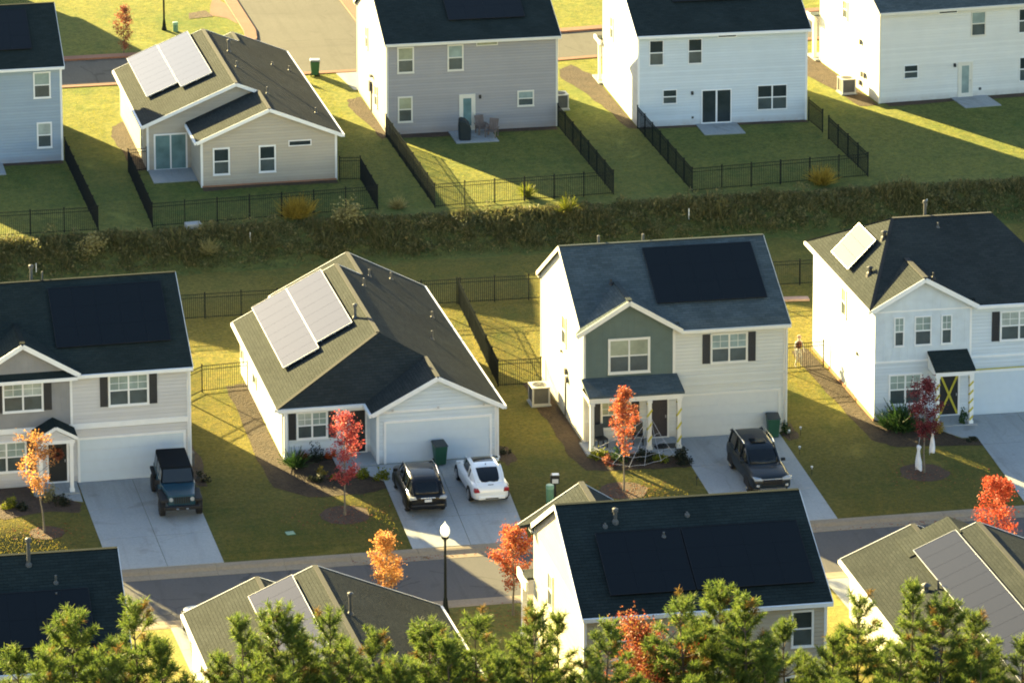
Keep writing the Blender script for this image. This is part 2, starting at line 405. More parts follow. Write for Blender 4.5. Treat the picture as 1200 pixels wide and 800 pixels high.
def slot_win(P, T, a0, a1, z0, z1, trim=None, g=None):
    m = MB(); c = .05
    m.box((a0, 0, z0), (a0 + c, .045, z1), T).box((a1 - c, 0, z0), (a1, .045, z1), T)
    m.box((a0 + c, 0, z1 - c), (a1 - c, .045, z1), T).box((a0 + c, 0, z0), (a1 - c, .045, z0 + c), T)
    f = m.build('window', trim or white, P)
    MB().box((a0 + c, .002, z0 + c), (a1 - c, .012, z1 - c), T).build('pane', g or glass_dark, f)
def shutter(P, T, a0, a1, z0, z1, mat=None):
    m = MB(); m.box((a0, 0, z0), (a1, .025, z1), T)
    m.box((a0, .025, z0), (a0 + .05, .04, z1), T).box((a1 - .05, .025, z0), (a1, .04, z1), T)
    for k in range(3):
        z = z0 + (z1 - z0 - .06) * k / 2; m.box((a0 + .05, .025, z), (a1 - .05, .04, z + .06), T)
    n = 16
    for k in range(n):
        z = z0 + .07 + (z1 - z0 - .14) * k / n; m.box((a0 + .05, .025, z), (a1 - .05, .034, z + .03), T)
    m.build('shutter', mat or shut_m, P)
def shut_win(P, T, a0, a1, z0, z1, w=.37, **k):
    win(P, T, a0, a1, z0, z1, **k)
    shutter(P, T, a0 - w - .02, a0 - .03, z0 + .02, z1 - .02); shutter(P, T, a1 + .03, a1 + w + .02, z0 + .02, z1 - .02)
def garage_door(P, T, a0, a1, z0, z1, mat, trim):
    m = MB(); c = .11
    m.box((a0 - c, 0, z0), (a0, .05, z1 + c), T).box((a1, 0, z0), (a1 + c, .05, z1 + c), T).box((a0, 0, z1), (a1, .05, z1 + c), T)
    f = m.build('garage_door', trim, P)
    m = MB(); h = (z1 - z0) / 4
    for k in range(4):
        m.box((a0, .003, z0 + k * h), (a1, .014, z0 + (k + 1) * h - .012), T)
        n = 8; w = (a1 - a0) / n
        for i in range(n):
            b = a0 + i * w + .07; e = a0 + (i + 1) * w - .07; z = z0 + k * h
            m.box((b, .014, z + .09), (e, .021, z + h - .10), T)
    m.build('door_panel', mat, f)
def door(P, T, a0, a1, z0, z1, mat, trim, lite=None, six=False):
    m = MB(); c = .09
    m.box((a0 - c, 0, z0), (a0, .05, z1 + c), T).box((a1, 0, z0), (a1 + c, .05, z1 + c), T).box((a0, 0, z1), (a1, .05, z1 + c), T)
    m.box((a0 - c, 0, z0 - .06), (a1 + c, .08, z0), T)
    f = m.build('door_frame', trim, P)
    d = MB().box((a0, .004, z0), (a1, .02, z1), T)
    if six:
        w = (a1 - a0)
        for i in range(2):
            for zz0, zz1 in ((.10, .36), (.42, .72), (.78, .94)):
                b = a0 + w * (.12 + .44 * i); d.box((b, .02, z0 + (z1 - z0) * zz0), (b + w * .32, .028, z0 + (z1 - z0) * zz1), T)
    d = d.build('door', mat, f)
    if lite: MB().box((a0 + .15, .02, z0 + .22), (a1 - .15, .027, z1 - .16), T).build('pane', lite, f)
    MB().box((a1 - .10, .02, z0 + .93), (a1 - .06, .07, z0 + 1.05), T).build('handle', steel, f)
    return f
def sconce(P, T, a, z):
    MB().box((a - .07, 0, z), (a + .07, .05, z + .22), T).box((a - .05, .05, z + .02), (a + .05, .16, z + .18), T).build('wall_light', black_paint, P, bevel=.01)
def vent(roof, p, h, mat=None, r=.045, base=.13):
    m = MB(); x, y, z = p
    m.lathe([(base, -.10), (base * .8, .02), (r * 1.3, .07), (r, .09), (r, h), (r * .8, h + .01)], (x, y, z), 10)
    m.build('vent_pipe', mat or pipe_dark, roof, smooth=False)
def flue(roof, p, h):
    m = MB(); x, y, z = p
    m.lathe([(.16, -.15), (.13, .03), (.075, .12), (.075, h), (.12, h + .01), (.12, h + .13), (.03, h + .17)], (x, y, z), 12)
    m.build('flue_pipe', pipe_m, roof)
def gutter(m, p0, p1, axis):                      # horizontal eave run, trough outside the roof edge
    m.beam(p0, p1, .11, .15)
def solar_array(roof, a, eu, ev, nu, nv, mat=None, lift=.13, skip=()):
    a = Vector(a); eu = Vector(eu); ev = Vector(ev); n = eu.cross(ev).normalized()
    if n.z < 0: n = -n
    m = MB(); g = .004 if mat is None else .012; e = MB()
    for i in range(nu):
        for j in range(nv):
            if (i, j) in skip: continue
            s0 = (i + g / 2) / nu; s1 = (i + 1 - g / 2) / nu; t0 = (j + g / 2) / nv; t1 = (j + 1 - g / 2) / nv
            q = [a + eu * s + ev * t + n * lift for s, t in ((s0, t0), (s1, t0), (s1, t1), (s0, t1))]
            m.hexa([p - n * .035 for p in q], q)
    o = m.build('solar_array', mat or solar_m, roof)
    for s in (.12, .5, .88):
        e.beam(a + ev * s + n * (lift - .07), a + eu + ev * s + n * (lift - .07), .04, .05, n)
    for t in (0., 1.):
        e.beam(a + ev * t + n * (lift - .012), a + eu + ev * t + n * (lift - .012), .02, .05, n)
    for s in (0., 1.):
        e.beam(a + eu * s + n * (lift - .012), a + eu * s + ev + n * (lift - .012), .02, .05, n)
    e.build('solar_frame', solar_rail if mat is None or mat is solar_m else alu_edge, o)
    return o
def corner(P, u, v, z0, z1, su, sv, mat):
    m = MB(); w = .10; t = .022                   # an L of two boards
    a0, a1 = sorted((u + su * t, u - su * w)); b0, b1 = sorted((v + sv * t, v))
    m.box((a0, b0, z0), (a1, b1, z1))
    a0, a1 = sorted((u + su * t, u)); b0, b1 = sorted((v, v - sv * w))
    m.box((a0, b0, z0), (a1, b1, z1)); m.build('corner_board', mat, P)
def two_storey(P, u0, u1, d, he, hr, sid, sh, trim, ov=.15, notch=None):
    """gabled box with its ridge along u; roof top surface meets he at v=-.3 and v=d+.3"""
    s = (hr - he) / (d / 2 + .3); hw = he + s * .3 - .17
    MB().prism([(0, -.15), (d, -.15), (d, hw), (d / 2, hr - .17), (0, hw)], 'u', u0, u1).build('wall', sid, P)
    m = MB(); A, B = u0 - ov, u1 + ov
    if notch:                                   # no eave under a flush front gable
        n0, n1, nv = notch; zn = he + s * (nv + .3); m.slab([(A, nv, zn), (B, nv, zn), (B, d / 2, hr), (A, d / 2, hr)], .14)
        if n0 > A: m.slab([(A, -.3, he), (n0, -.3, he), (n0, nv, zn), (A, nv, zn)], .14)
        m.slab([(n1, -.3, he), (B, -.3, he), (B, nv, zn), (n1, nv, zn)], .14)
    else: m.slab([(A, -.3, he), (B, -.3, he), (B, d / 2, hr), (A, d / 2, hr)], .14)
    m.slab([(A, d + .3, he), (B, d + .3, he), (B, d / 2, hr), (A, d / 2, hr)], .14)
    roof = m.build('roof', sh, P)
    MB().beam((A, d / 2, hr + .002), (B, d / 2, hr - .004), .18, .025).build('ridge_cap', ridge_m if sh is shing_brown else sh, roof)
    for v in (-.3, d + .3):
        o = -.06 if v < 0 else .06
        A_ = notch[1] if notch and v < 0 else A
        MB().beam((A_, v + o, he - .10), (B, v + o, he - .10), .11, .15).box((A_ + .02, min(v, 0 if v < 0 else d), he - .21), (B - .02, max(v, 0 if v < 0 else d), he - .185)).build('gutter', trim, P)
    for u in (A - .013, B + .013):
        m = MB()
        for v in (-.3, d + .3): m.beam((u, v, he - .09), (u, d / 2, hr - .09), .024, .20)
        m.build('rake_board', trim, P)
    for u, su in ((u0, -1), (u1, 1)):
        for v, sv in ((0, -1), (d, 1)): corner(P, u, v, -.1, he - .22, su, sv, trim)
    return roof, s
def ranch(P, W, kN, vN, vF, kF, D, he, p, hipA=None, mir=False, sid=None, sh=None, trim=None):
    O = .3; X = (lambda u: W - u) if mir else (lambda u: u); q = lambda u, v, z: (X(u), v, z)
    zr = he + p * (W / 2 + O); uN = (kN + W) / 2; zN = he + p * ((W - kN) / 2 + O); uF = (kF + W) / 2; zF = he + p * ((W - kF) / 2 + O)
    vA = hipA if hipA else vN - O
    vh = vA + (vN - O - vA) * (uN - W / 2) / (W / 2 + O)
    m = MB()
    m.slab([q(*c) for c in [(W + O, -O, he), (W + O, D + O, he), (uF, D + O, zF), (uF, vF + O, zF), (W / 2, vF + O, zr), (W / 2, vA, zr), (uN, vh, zN), (uN, -O, zN)]], .14)
    m.slab([q(*c) for c in [(-O, vN - O, he), (W / 2, vA, zr), (W / 2, vF + O, zr), (-O, vF + O, he)]], .14)
    if hipA: m.slab([q(*c) for c in [(-O, vN - O, he), (kN - O, vN - O, he), (uN, vh, zN), (W / 2, vA, zr)]], .14)
    e = vh if hipA else vN
    m.slab([q(*c) for c in [(kN - O, -O, he), (uN, -O, zN), (uN, e, zN), (kN - O, vN - O if hipA else vN, he)]], .14)
    m.slab([q(*c) for c in [(kF - O, D + O, he), (uF, D + O, zF), (uF, vF, zF), (kF - O, vF, he)]], .14)
    roof = m.build('roof', sh, P)
    m = MB()
    for a, b in (((W / 2, vA, zr), (W / 2, vF + O, zr)), ((uN, -O, zN), (uN, vh, zN)), ((uF, vF + O, zF), (uF, D + O, zF))):
        m.beam(Vector(q(*a)) + Vector((0, 0, .0)), Vector(q(*b)) + Vector((0, 0, .0)), .2, .03)
    if hipA: m.beam(Vector(q(W / 2, vA, zr - .005)), Vector(q(-O, vN - O, he - .005)), .2, .03)
    m.build('ridge_cap', ridge_m, roof)
    hw = he + p * O - .17
    m = MB(); y = -.15
    m.prism([(X(kN), y), (X(W), y), (X(W), hw), (X(uN), zN - .17), (X(kN), hw)], 'v', 0, vN)
    m.prism([(X(kF), y), (X(W), y), (X(W), hw), (X(uF), zF - .17), (X(kF), hw)], 'v', vF, D)
    v0 = vN
    if hipA: m.box((min(X(0), X(W)), vN, y), (max(X(0), X(W)), vA, he - .03)); v0 = vA
    m.prism([(X(0), y), (X(W), y), (X(W), hw), (X(W / 2), zr - .17), (X(0), hw)], 'v', v0, vF)
    m.build('wall', sid, P)
    def run(*pts):
        m = MB(); m.beam(q(*pts[0]), q(*pts[1]), .11, .15); m.build('gutter', trim, P)
    z = he - .10
    run((-O - .06, vN - O, z), (-O - .06, vF + O, z)); run((W + O + .06, -O, z), (W + O + .06, D + O, z))
    run((kN - O - .06, -O, z), (kN - O - .06, vN - O - .02, z)); run((kF - O - .06, vF, z), (kF - O - .06, D + O, z))
    if hipA: run((-O, vN - O - .06, z), (kN - O - .12, vN - O - .06, z))
    def rake(*pts):
        m = MB()
        for a, b in zip(pts, pts[1:]): m.beam(q(*a), q(*b), .026, .20)
        m.build('rake_board', trim, P)
    d = .09; y0 = -O - .014; y1 = D + O + .014
    rake((kN - O, y0, he - d), (uN, y0, zN - d), (W + O, y0, he - d)); rake((kF - O, y1, he - d), (uF, y1, zF - d), (W + O, y1, he - d))
    if not hipA: rake((-O, vN - O - .014, he - d), (W / 2, vN - O - .014, zr - d), (uN, vN - O - .014, zN - d))
    rake((-O, vF + O + .014, he - d), (W / 2, vF + O + .014, zr - d), (uF, vF + O + .014, zF - d))
    sg = -1 if not mir else 1
    corner(P, X(kN), 0, -.1, he - .05, sg, -1, trim); corner(P, X(W), 0, -.1, he - .05, -sg, -1, trim); corner(P, X(0), vN, -.1, he - .05, sg, -1, trim)
    return roof, zr
def downspout(P, u, v, z0, z1, mat):
    MB().box((u - .04, v - .035, z0), (u + .04, v + .035, z1)).box((u - .04, v - .25, z0), (u + .04, v - .036, z0 + .07)).build('downspout', mat, P)
def meter(P, T, a, z):
    MB().box((a - .12, 0, z), (a + .12, .12, z + .38), T).box((a - .03, 0, z - .9), (a + .03, .05, z), T).build('electric_meter', pipe_m, P)
def cross_gable(P, uc, hw, vf, ze, s, vback, sh, trim, main):
    """small front gable: ridge along v at uc, half width hw (to the roof edge), eave height ze, slope s; vback(z)= where the main roof reaches z"""
    zr = ze + s * hw; vb = main(zr); ve = main(ze)
    m = MB(); L = .012
    for sg in (-1, 1):
        m.slab([(uc + sg * hw, vf, ze + L), (uc, vf, zr + L), (uc, vb, zr + L), (uc + sg * hw, ve, ze + L)], .13)
    r = m.build('gable_roof', sh, P)
    m = MB()
    for sg in (-1, 1): m.beam((uc + sg * hw, vf - .014, ze - .09), (uc, vf - .014, zr - .09), .026, .22)
    m.build('rake_board', trim, r)
    MB().beam((uc, vf, zr + .03), (uc, vb, zr + .03), .24, .05).build('ridge_cap', ridge_m if sh is shing_brown else sh, r)
    return r, zr
def column(P, u, v, z0, z1, mat, w=.16):
    h = w / 2
    MB().box((u - h, v - h, z0), (u + h, v + h, z1)).box((u - h - .03, v - h - .03, z0), (u + h + .03, v + h + .03, z0 + .14)).box((u - h - .03, v - h - .03, z1 - .12), (u + h + .03, v + h + .03, z1)).build('column', mat, P)
HOUSES = 'suburban houses with solar roofs'

# ------------------------------------------------------------------ middle row, fronts to the street
def house_beige_left():
    P = thing('two_storey_house', 'beige two-storey house with grey gabled left half and red wreath on its door', 'house', (-14.56, 3.14, 0), .99, HOUSES)
    roof, s = two_storey(P, -10, 0, 9.07, 5.34, 8.30, sid_beige, shing_dark, white)
    F = TV(0)
    p = MB().prism([(-10, 2.86), (-5.55, 2.86), (-5.55, 5.22), (-10, 5.22)], 'v', -.03, -.001).build('upper_wall', bat_grey, P)
    # closed front gable over a pent roof
    main = lambda z: -.3 + (z - 5.34) / s
    r, zr = cross_gable(P, -7.75, 2.62, -.45, 5.42, .60, None, shing_dark, white, main)
    MB().prism([(-10.1, 5.50), (-7.75, 6.88), (-5.4, 5.50)], 'v', -.14, -.03).build('gable_wall', bat_grey, P)
    m = MB().slab([(-10.25, -.50, 5.30), (-5.25, -.50, 5.30), (-5.25, -.14, 5.52), (-10.25, -.14, 5.52)], .05); m.build('pent_roof', shing_dark, P)
    MB().box((-10.25, -.53, 5.13), (-5.25, -.50, 5.29)).box((-10.25, -.50, 5.13), (-5.25, -.03, 5.16)).build('pent_fascia', white, P)
    MB().box((-5.56, -.05, 2.86), (-5.45, -.001, 5.20)).build('corner_board', white, P)
    MB().box((-10.02, -.045, 2.60), (.02, -.001, 2.85)).build('belt_board', white, P)
    shut_win(P, F, -3.77, -1.88, 3.57, 5.09, n=2, grid=True)
    shut_win(P, TV(-.03), -8.69, -6.80, 3.63, 5.15, n=2, grid=True)
    win(P, F, -9.5, -7.63, .74, 2.24, n=2, grid=True); shutter(P, F, -7.60, -7.24, .76, 2.22, door_brown)
    door(P, F, -6.62, -5.77, .15, 2.10, door_dark, white, six=True)
    garage_door(P, F, -5.15, -.30, -.02, 2.07, garage_white, white)
    # gabled portico
    m = MB(); uc, hw, ze, zt = -6.40, 1.0, 2.72, 3.27
    for sg in (-1, 1): m.slab([(uc + sg * hw, -1.32, ze), (uc, -1.32, zt), (uc, -.002, zt), (uc + sg * hw, -.002, ze)], .09)
    po = m.build('portico_roof', shing_dark, P)
    m = MB()
    for sg in (-1, 1): m.beam((uc + sg * hw, -1.335, ze - .06), (uc, -1.335, zt - .06), .03, .15)
    m.build('rake_board', white, po)
    MB().prism([(uc - .82, 2.62), (uc + .82, 2.62), (uc, 3.08)], 'v', -1.28, -1.20).build('portico_gable', sid_beige, po)
    MB().box((uc - .86, -1.30, 2.44), (uc + .86, -1.14, 2.61)).box((uc - .86, -1.14, 2.44), (uc - .70, 0, 2.61)).box((uc + .70, -1.14, 2.44), (uc + .86, 0, 2.61)).build('portico_beam', white, po)
    column(P, -7.12, -1.2, .1, 2.44, white); column(P, -5.70, -1.2, .1, 2.44, white)
    MB().box((-7.4, -1.4, -.1), (-5.35, -.001, .1)).build('porch_slab', concrete, P)
    solar_array(roof, (-6.0, 1.0, 5.34 + s * 1.3), (5.35, 0, 0), (0, 3.0, 3.0 * s), 5, 3)
    flue(roof, (-6.6, 5.4, 7.8), .85); vent(roof, (-6.1, 5.2, 8.0), .5, pipe_m)
    downspout(P, .03, -.07, .0, 5.2, white)
    MB().box((.14, .3, .3), (.26, .7, .9)).build('utility_box', pipe_m, P)
    return P
def house_white_ranch():
    P = thing('ranch_house', 'white single-storey house with two pale solar arrays, red tree and green bin before its garage', 'house', (-9.99, 2.77, 0), .52, HOUSES)
    roof, zr = ranch(P, 9.93, 4.21, 1.55, 13.28, 2.55, 16.9, 2.53 + .03, .51, 3.32, False, sid_white, shing_brown, white)
    he, p = 2.56, .51
    F = TV(0)
    MB().box((4.22, -.03, 2.45), (9.92, -.001, 2.56)).build('belt_board', white, P)
    garage_door(P, F, 4.64, 9.58, -.05, 1.96, garage_white, white)
    shut_win(P, TV(1.55), .68, 2.17, .86, 2.22, w=.36, n=2, grid=True)
    # porch recess : dark doorway on a set-in wall, framed by posts
    door(P, TV(1.55), 3.24, 3.96, .08, 2.12, door_dark, white, six=True)
    column(P, 2.95, 1.36, .05, 2.42, white, .17); column(P, .12, 1.36, .05, 2.42, white, .17)
    MB().box((-.2, 1.27, 2.28), (4.0, 1.44, 2.42)).build('porch_beam', white, P)
    MB().box((2.3, -.2, -.1), (4.2, 1.549, .06)).build('porch_slab', concrete, P)
    L = TU(0)
    win(P, L, 8.45, 9.5, .85, 2.0, trim=cream_trim, up=glass_warm); win(P, L, 12.3, 13.0, .85, 2.0, trim=cream_trim, up=glass_warm)
    zl = lambda u: he + p * (u + .3)
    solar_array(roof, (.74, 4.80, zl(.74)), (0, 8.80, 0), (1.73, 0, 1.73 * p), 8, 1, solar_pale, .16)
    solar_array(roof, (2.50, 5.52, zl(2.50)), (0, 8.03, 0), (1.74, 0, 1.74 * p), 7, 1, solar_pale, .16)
    zR = lambda u: he + p * (9.93 + .3 - u)
    flue(roof, (4.45, 6.2, zl(4.45)), .55)
    for u, v, h in ((6.75, 14.0, .35), (8.15, 15.4, .35), (5.95, 11.4, .4), (9.3, 11.0, .3), (8.3, 6.5, .42)): vent(roof, (u, v, zR(u)), h, pipe_m, .05)
    for u in (4.9, 7.07, 9.25): MB().box((u - .05, -.30, 2.62), (u + .05, -.28, 2.74)).build('soffit_light', steel, P)
    downspout(P, 9.97, -.07, 0, 2.4, white)
    MB().box((9.96, 1.1, .7), (10.1, 1.4, 1.1)).build('electric_meter', pipe_m, P)
    return P
def house_green_gable():
    P = thing('two_storey_house', 'cream two-storey house with dark green gable and one large black solar array', 'house', (4.29, 3.57, 0), -.64, HOUSES)
    roof, s = two_storey(P, 0, 9.8, 8.87, 5.44, 8.29, sid_cream, shing_blue, cream_trim, notch=(-.2, 4.62, .12))
    F = TV(0)
    MB().prism([(.10, 3.05), (4.30, 3.05), (4.30, 5.5), (2.15, 6.85), (.10, 5.5)], 'v', -.04, -.001).build('gable_wall', bat_green, P)
    main = lambda z: -.3 + (z - 5.44) / s
    cross_gable(P, 2.12, 2.55, -.42, 5.50, s, None, shing_blue, cream_trim, main)
    MB().box((4.30, -.055, 3.05), (4.42, -.001, 5.35)).build('corner_board', cream_trim, P)
    MB().box((4.42, -.03, 2.90), (9.78, -.001, 3.02)).box((4.42, -.03, 2.52), (9.78, -.001, 2.58)).build('belt_board', sid_cream, P)
    win(P, TV(-.04), 1.17, 3.20, 3.38, 5.11, n=2, grid=False, trim=cream_trim, up=glass_warm, cas=.11)
    shut_win(P, F, 6.14, 7.94, 3.58, 5.06, n=2, grid=True, trim=cream_trim)
    garage_door(P, F, 4.64, 9.46, -.03, 2.05, garage_cream, cream_trim)
    win(P, F, .83, 2.29, .66, 2.05, n=2, grid=True, trim=cream_trim, up=glass_warm); shutter(P, F, .43, .80, .68, 2.05); shutter(P, F, 2.32, 2.69, .68, 2.05)
    door(P, F, 3.20, 4.05, .14, 2.06, door_brown, cream_trim, six=True)
    m = MB().slab([(-.12, -1.52, 2.86), (4.50, -1.52, 2.86), (4.50, -.06, 3.24), (-.12, -.06, 3.24)], .10); po = m.build('porch_roof', shing_blue, P)
    MB().box((-.10, -1.50, 2.52), (4.42, -1.34, 2.75)).box((-.10, -1.34, 2.52), (.06, -.001, 2.75)).box((4.26, -1.34, 2.52), (4.42, -.03, 2.75)).box((-.1, -1.34, 2.73), (4.4, -.06, 2.75)).build('porch_beam', cream_trim, po)
    for u in (.06, 2.82, 4.24): column(P, u, -1.42, .1, 2.52, cream_trim, .18)
    MB().box((-.2, -1.6, -.1), (4.40, -.001, .1)).build('porch_slab', concrete, P)
    win(P, TU(0), 3.45, 4.32, 3.48, 5.0, trim=cream_trim, up=glass_warm, lo=glass_lo)
    for a, z in ((3.15, 1.9), (3.35, 2.25)): MB().box((a - .1, 0, z), (a + .1, .14, z + .28), TU(0)).build('electric_meter', pipe_m, P)
    MB().box((4.3, 0, 3.0), (4.45, .1, 3.1), TU(0)).box((3.55, 0, 0), (3.61, .06, 2.0), TU(0)).build('conduit', pipe_m, P)
    zf = lambda v: 5.44 + s * (v + .3)
    solar_array(roof, (3.84, 1.05, zf(1.05)), (5.33, 0, 0), (0, 2.92, 2.92 * s), 5, 3)
    for u, h in ((1.95, .55), (4.15, .5)): vent(roof, (u, 5.0, 5.44 + s * (8.87 + .3 - 5.0)), h, pipe_m, .07)
    vent(roof, (1.9, 2.3, zf(2.3)), .22)
    downspout(P, 9.83, -.07, 0, 5.3, cream_trim)
    return P
def house_white_hip():
    P = thing('two_storey_house', 'white two-storey house with hipped dark roof and yellow caution tape crossed on its front door', 'house', (18.64, 3.97, 0), -1.1, HOUSES)
    W, d, he, hr, a, b, O = 9.86, 10.17, 5.6, 8.35, 2.43, 7.43, .3
    MB().box((0, 0, -.15), (W, d, he - .02)).build('wall', sid_white, P)
    m = MB(); c = d / 2; fz = lambda v: he + (hr - he) * (v + O) / (c + O); nv = .12; k0 = (nv + O) / (c + O); kl = -O + (a + O) * k0; kr = W + O - (W + O - b) * k0
    m.slab([(kl, nv, fz(nv)), (kr, nv, fz(nv)), (b, c, hr), (a, c, hr)], .14); m.slab([(4.9, -O, he), (W + O, -O, he), (kr, nv, fz(nv)), (4.9, nv, fz(nv))], .14); m.slab([(W + O, -O, he), (W + O, d + O, he), (b, c, hr)], .14)
    m.slab([(W + O, d + O, he), (-O, d + O, he), (a, c, hr), (b, c, hr)], .14); m.slab([(-O, d + O, he), (-O, -O, he), (a, c, hr)], .14)
    roof = m.build('roof', shing_brown, P)
    m = MB().beam((a, c, hr - .004), (b, c, hr - .004), .18, .025)
    for e in ((a, -O, -O), (a, -O, d + O)): m.beam((a, c, hr - .005), (e[1], e[2], he - .005), .16, .03)
    m.build('ridge_cap', ridge_m, roof)
    m = MB(); z = he - .10
    m.beam((4.9, -O - .06, z), (W + O, -O - .06, z), .11, .15).beam((-O - .06, -O, z), (-O - .06, d + O, z), .11, .15).box((4.9, -O, he - .21), (W + O, -.001, he - .185)).box((-O, 0, he - .21), (-.001, d + O, he - .185))
    m.build('gutter', white, P)
    s = (hr - he) / (c + O); main = lambda z: -O + (z - he) / s
    cross_gable(P, 2.34, 2.62, -.36, 5.62, .56, None, shing_brown, white, main)
    MB().prism([(.0, 2.95), (4.66, 2.95), (4.66, 5.55), (2.34, 6.86), (.0, 5.55)], 'v', -.03, -.001).build('gable_wall', bat_white, P)
    MB().box((4.66, -.045, .0), (4.76, -.001, 5.4)).box((0, -.045, 2.86), (4.66, -.001, 2.96)).box((4.77, -.03, 2.86), (9.84, -.001, 2.96)).box((0, -.042, 5.36), (4.66, -.031, 5.44)).build('belt_board', white, P)
    G = TV(-.03)
    for u0, u1 in ((.93, 1.43), (1.93, 2.77), (3.25, 3.78)): win(P, G, u0, u1, 3.66, 5.12, grid=True, cas=.06)
    F = TV(0)
    shut_win(P, F, 6.16, 8.05, 3.62, 5.12, n=2, grid=True, w=.38)
    win(P, F, .70, 2.34, .72, 2.28, n=2, grid=True)
    door(P, F, 3.22, 4.13, .12, 2.12, door_dark, white)
    garage_door(P, F, 4.92, 9.6, -.02, 2.12, garage_white, white)
    m = MB().slab([(2.58, -1.32, 2.80), (4.55, -1.32, 2.80), (4.55, -.05, 3.36), (2.58, -.05, 3.36)], .09); po = m.build('porch_roof', shing_dark, P)
    m = MB()
    for u in (2.62, 4.43): m.prism([(-1.28, 2.69), (-.05, 2.69), (-.05, 3.24)], 'u', u, u + .07)
    m.box((2.69, -1.28, 2.50), (4.43, -1.12, 2.69)).box((2.62, -1.28, 2.50), (2.69, -.05, 2.69)).box((4.43, -1.28, 2.50), (4.50, -.05, 2.69))
    m.build('porch_beam', white, po)
    column(P, 2.74, -1.16, .08, 2.5, white, .15); column(P, 4.38, -1.16, .08, 2.5, white, .15)
    MB().box((2.4, -1.35, -.1), (4.7, -.001, .08)).build('porch_slab', concrete, P)
    win(P, TU(0), 4.50, 5.34, 3.50, 5.0, trim=white, up=glass_warm)
    MB().box((2.6, 0, 2.35), (2.76, .08, 2.5), TU(0)).build('utility_box', pipe_m, P)
    k = (hr - he) / (a + O); zh = lambda u: he + k * (u + O)
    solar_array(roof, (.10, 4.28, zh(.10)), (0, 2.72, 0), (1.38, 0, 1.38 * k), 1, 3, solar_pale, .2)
    for u, v in ((1.75, 4.2), (.55, 2.6)):
        m = MB(); z0 = zh(u); m.lathe([(.22, -.2), (.16, .02), (.10, .08), (.10, .26), (.17, .30), (.05, .36)], (u, v, z0), 10); m.build('roof_vent', pipe_dark, roof)
    flue(roof, (4.2, 5.5, hr - .25), .75); vent(roof, (4.5, 4.4, hr - .4), .25, pipe_m); vent(roof, (2.9, .2, 6.9), .25)
    MB().box((-.05, -.05, -.16), (-.0, d, .14)).build('foundation', clay, P)
    return P

# ------------------------------------------------------------------ upper row, backs to us
def house_blue_back():
    P = thing('two_storey_house', 'blue-grey two-storey house with two stacked rear windows beside a fence', 'house', (-15.25, 48.79, ZB), .1, HOUSES)
    roof, s = two_storey(P, -10, 0, 9.0, 5.74, 8.30, sid_blue, shing_dark, white)
    F = TV(0)
    win(P, F, -1.65, -.64, 3.80, 5.38); win(P, F, -1.50, -.62, .82, 2.36); win(P, F, -4.9, -3.9, 3.8, 5.38)
    MB().box((-6.6, -2.2, -.1), (-3.55, -.001, .06)).build('patio_slab', concrete, P)
    door(P, F, -5.5, -4.5, .08, 2.2, white, white, glass_teal)
    solar_array(roof, (-7.2, 1.0, 5.74 + s * 1.3), (5.6, 0, 0), (0, 3.0, 3.0 * s), 5, 3)
    return P
def house_tan_ranch():
    P = thing('ranch_house', 'tan single-storey house with two white solar arrays and stepped rear gables inside a black fence', 'house', (-10.68, 42.01, ZB), .37, HOUSES)
    W, he, p = 10.36, 2.76, .41
    roof, zr = ranch(P, W, 2.55, 3.77, 15.38, 4.3, 17.57, he, p, None, False, sid_tan, shing_brown, white)
    F = TV(0)
    win(P, F, 3.22, 4.19, .68, 2.27, up=glass_dark); win(P, F, 5.86, 6.84, .68, 2.27, up=glass_dark); slot_win(P, F, 7.58, 8.90, 2.12, 2.46)
    # sliding patio door on the set-back wall
    T = TV(3.77); m = MB()
    m.box((.39, 0, -.02), (.48, .05, 2.16), T).box((2.24, 0, -.02), (2.33, .05, 2.16), T).box((.48, 0, 2.07), (2.24, .05, 2.16), T).box((.48, 0, -.02), (2.24, .05, .07), T).box((1.32, 0, .07), (1.40, .05, 2.07), T)
    f = m.build('patio_door', white, P)
    MB().box((.48, .003, .07), (1.32, .015, 2.07), T).build('pane', glass_teal, f); MB().box((1.40, .003, .07), (2.24, .015, 2.07), T).build('pane', glass_teal, f)
    MB().box((.02, 1.3, -.1), (2.54, 3.769, .05)).build('patio_slab', concrete, P)
    zl = lambda u: he + p * (u + .3); zR = lambda u: he + p * (W + .3 - u)
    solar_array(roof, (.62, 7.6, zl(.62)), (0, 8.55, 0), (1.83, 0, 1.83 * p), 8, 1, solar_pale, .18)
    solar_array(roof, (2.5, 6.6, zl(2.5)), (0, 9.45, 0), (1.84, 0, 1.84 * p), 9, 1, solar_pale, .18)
    flue(roof, (6.1, 11.6, zR(6.1)), .6)
    for u, v, h in ((5.97, 8.0, .35), (8.8, 12.1, .18), (9.85, 12.2, .28), (7.0, 3.5, .4), (9.7, 2.8, .32)): vent(roof, (u, v, zR(u)), h, pipe_m, .05)
    win(P, TU(0), 5.4, 6.2, .7, 2.1, trim=cream_trim, up=glass_warm)
    MB().box((2.6, -.05, -.16), (10.34, -.001, .1)).build('foundation', clay, P)
    return P
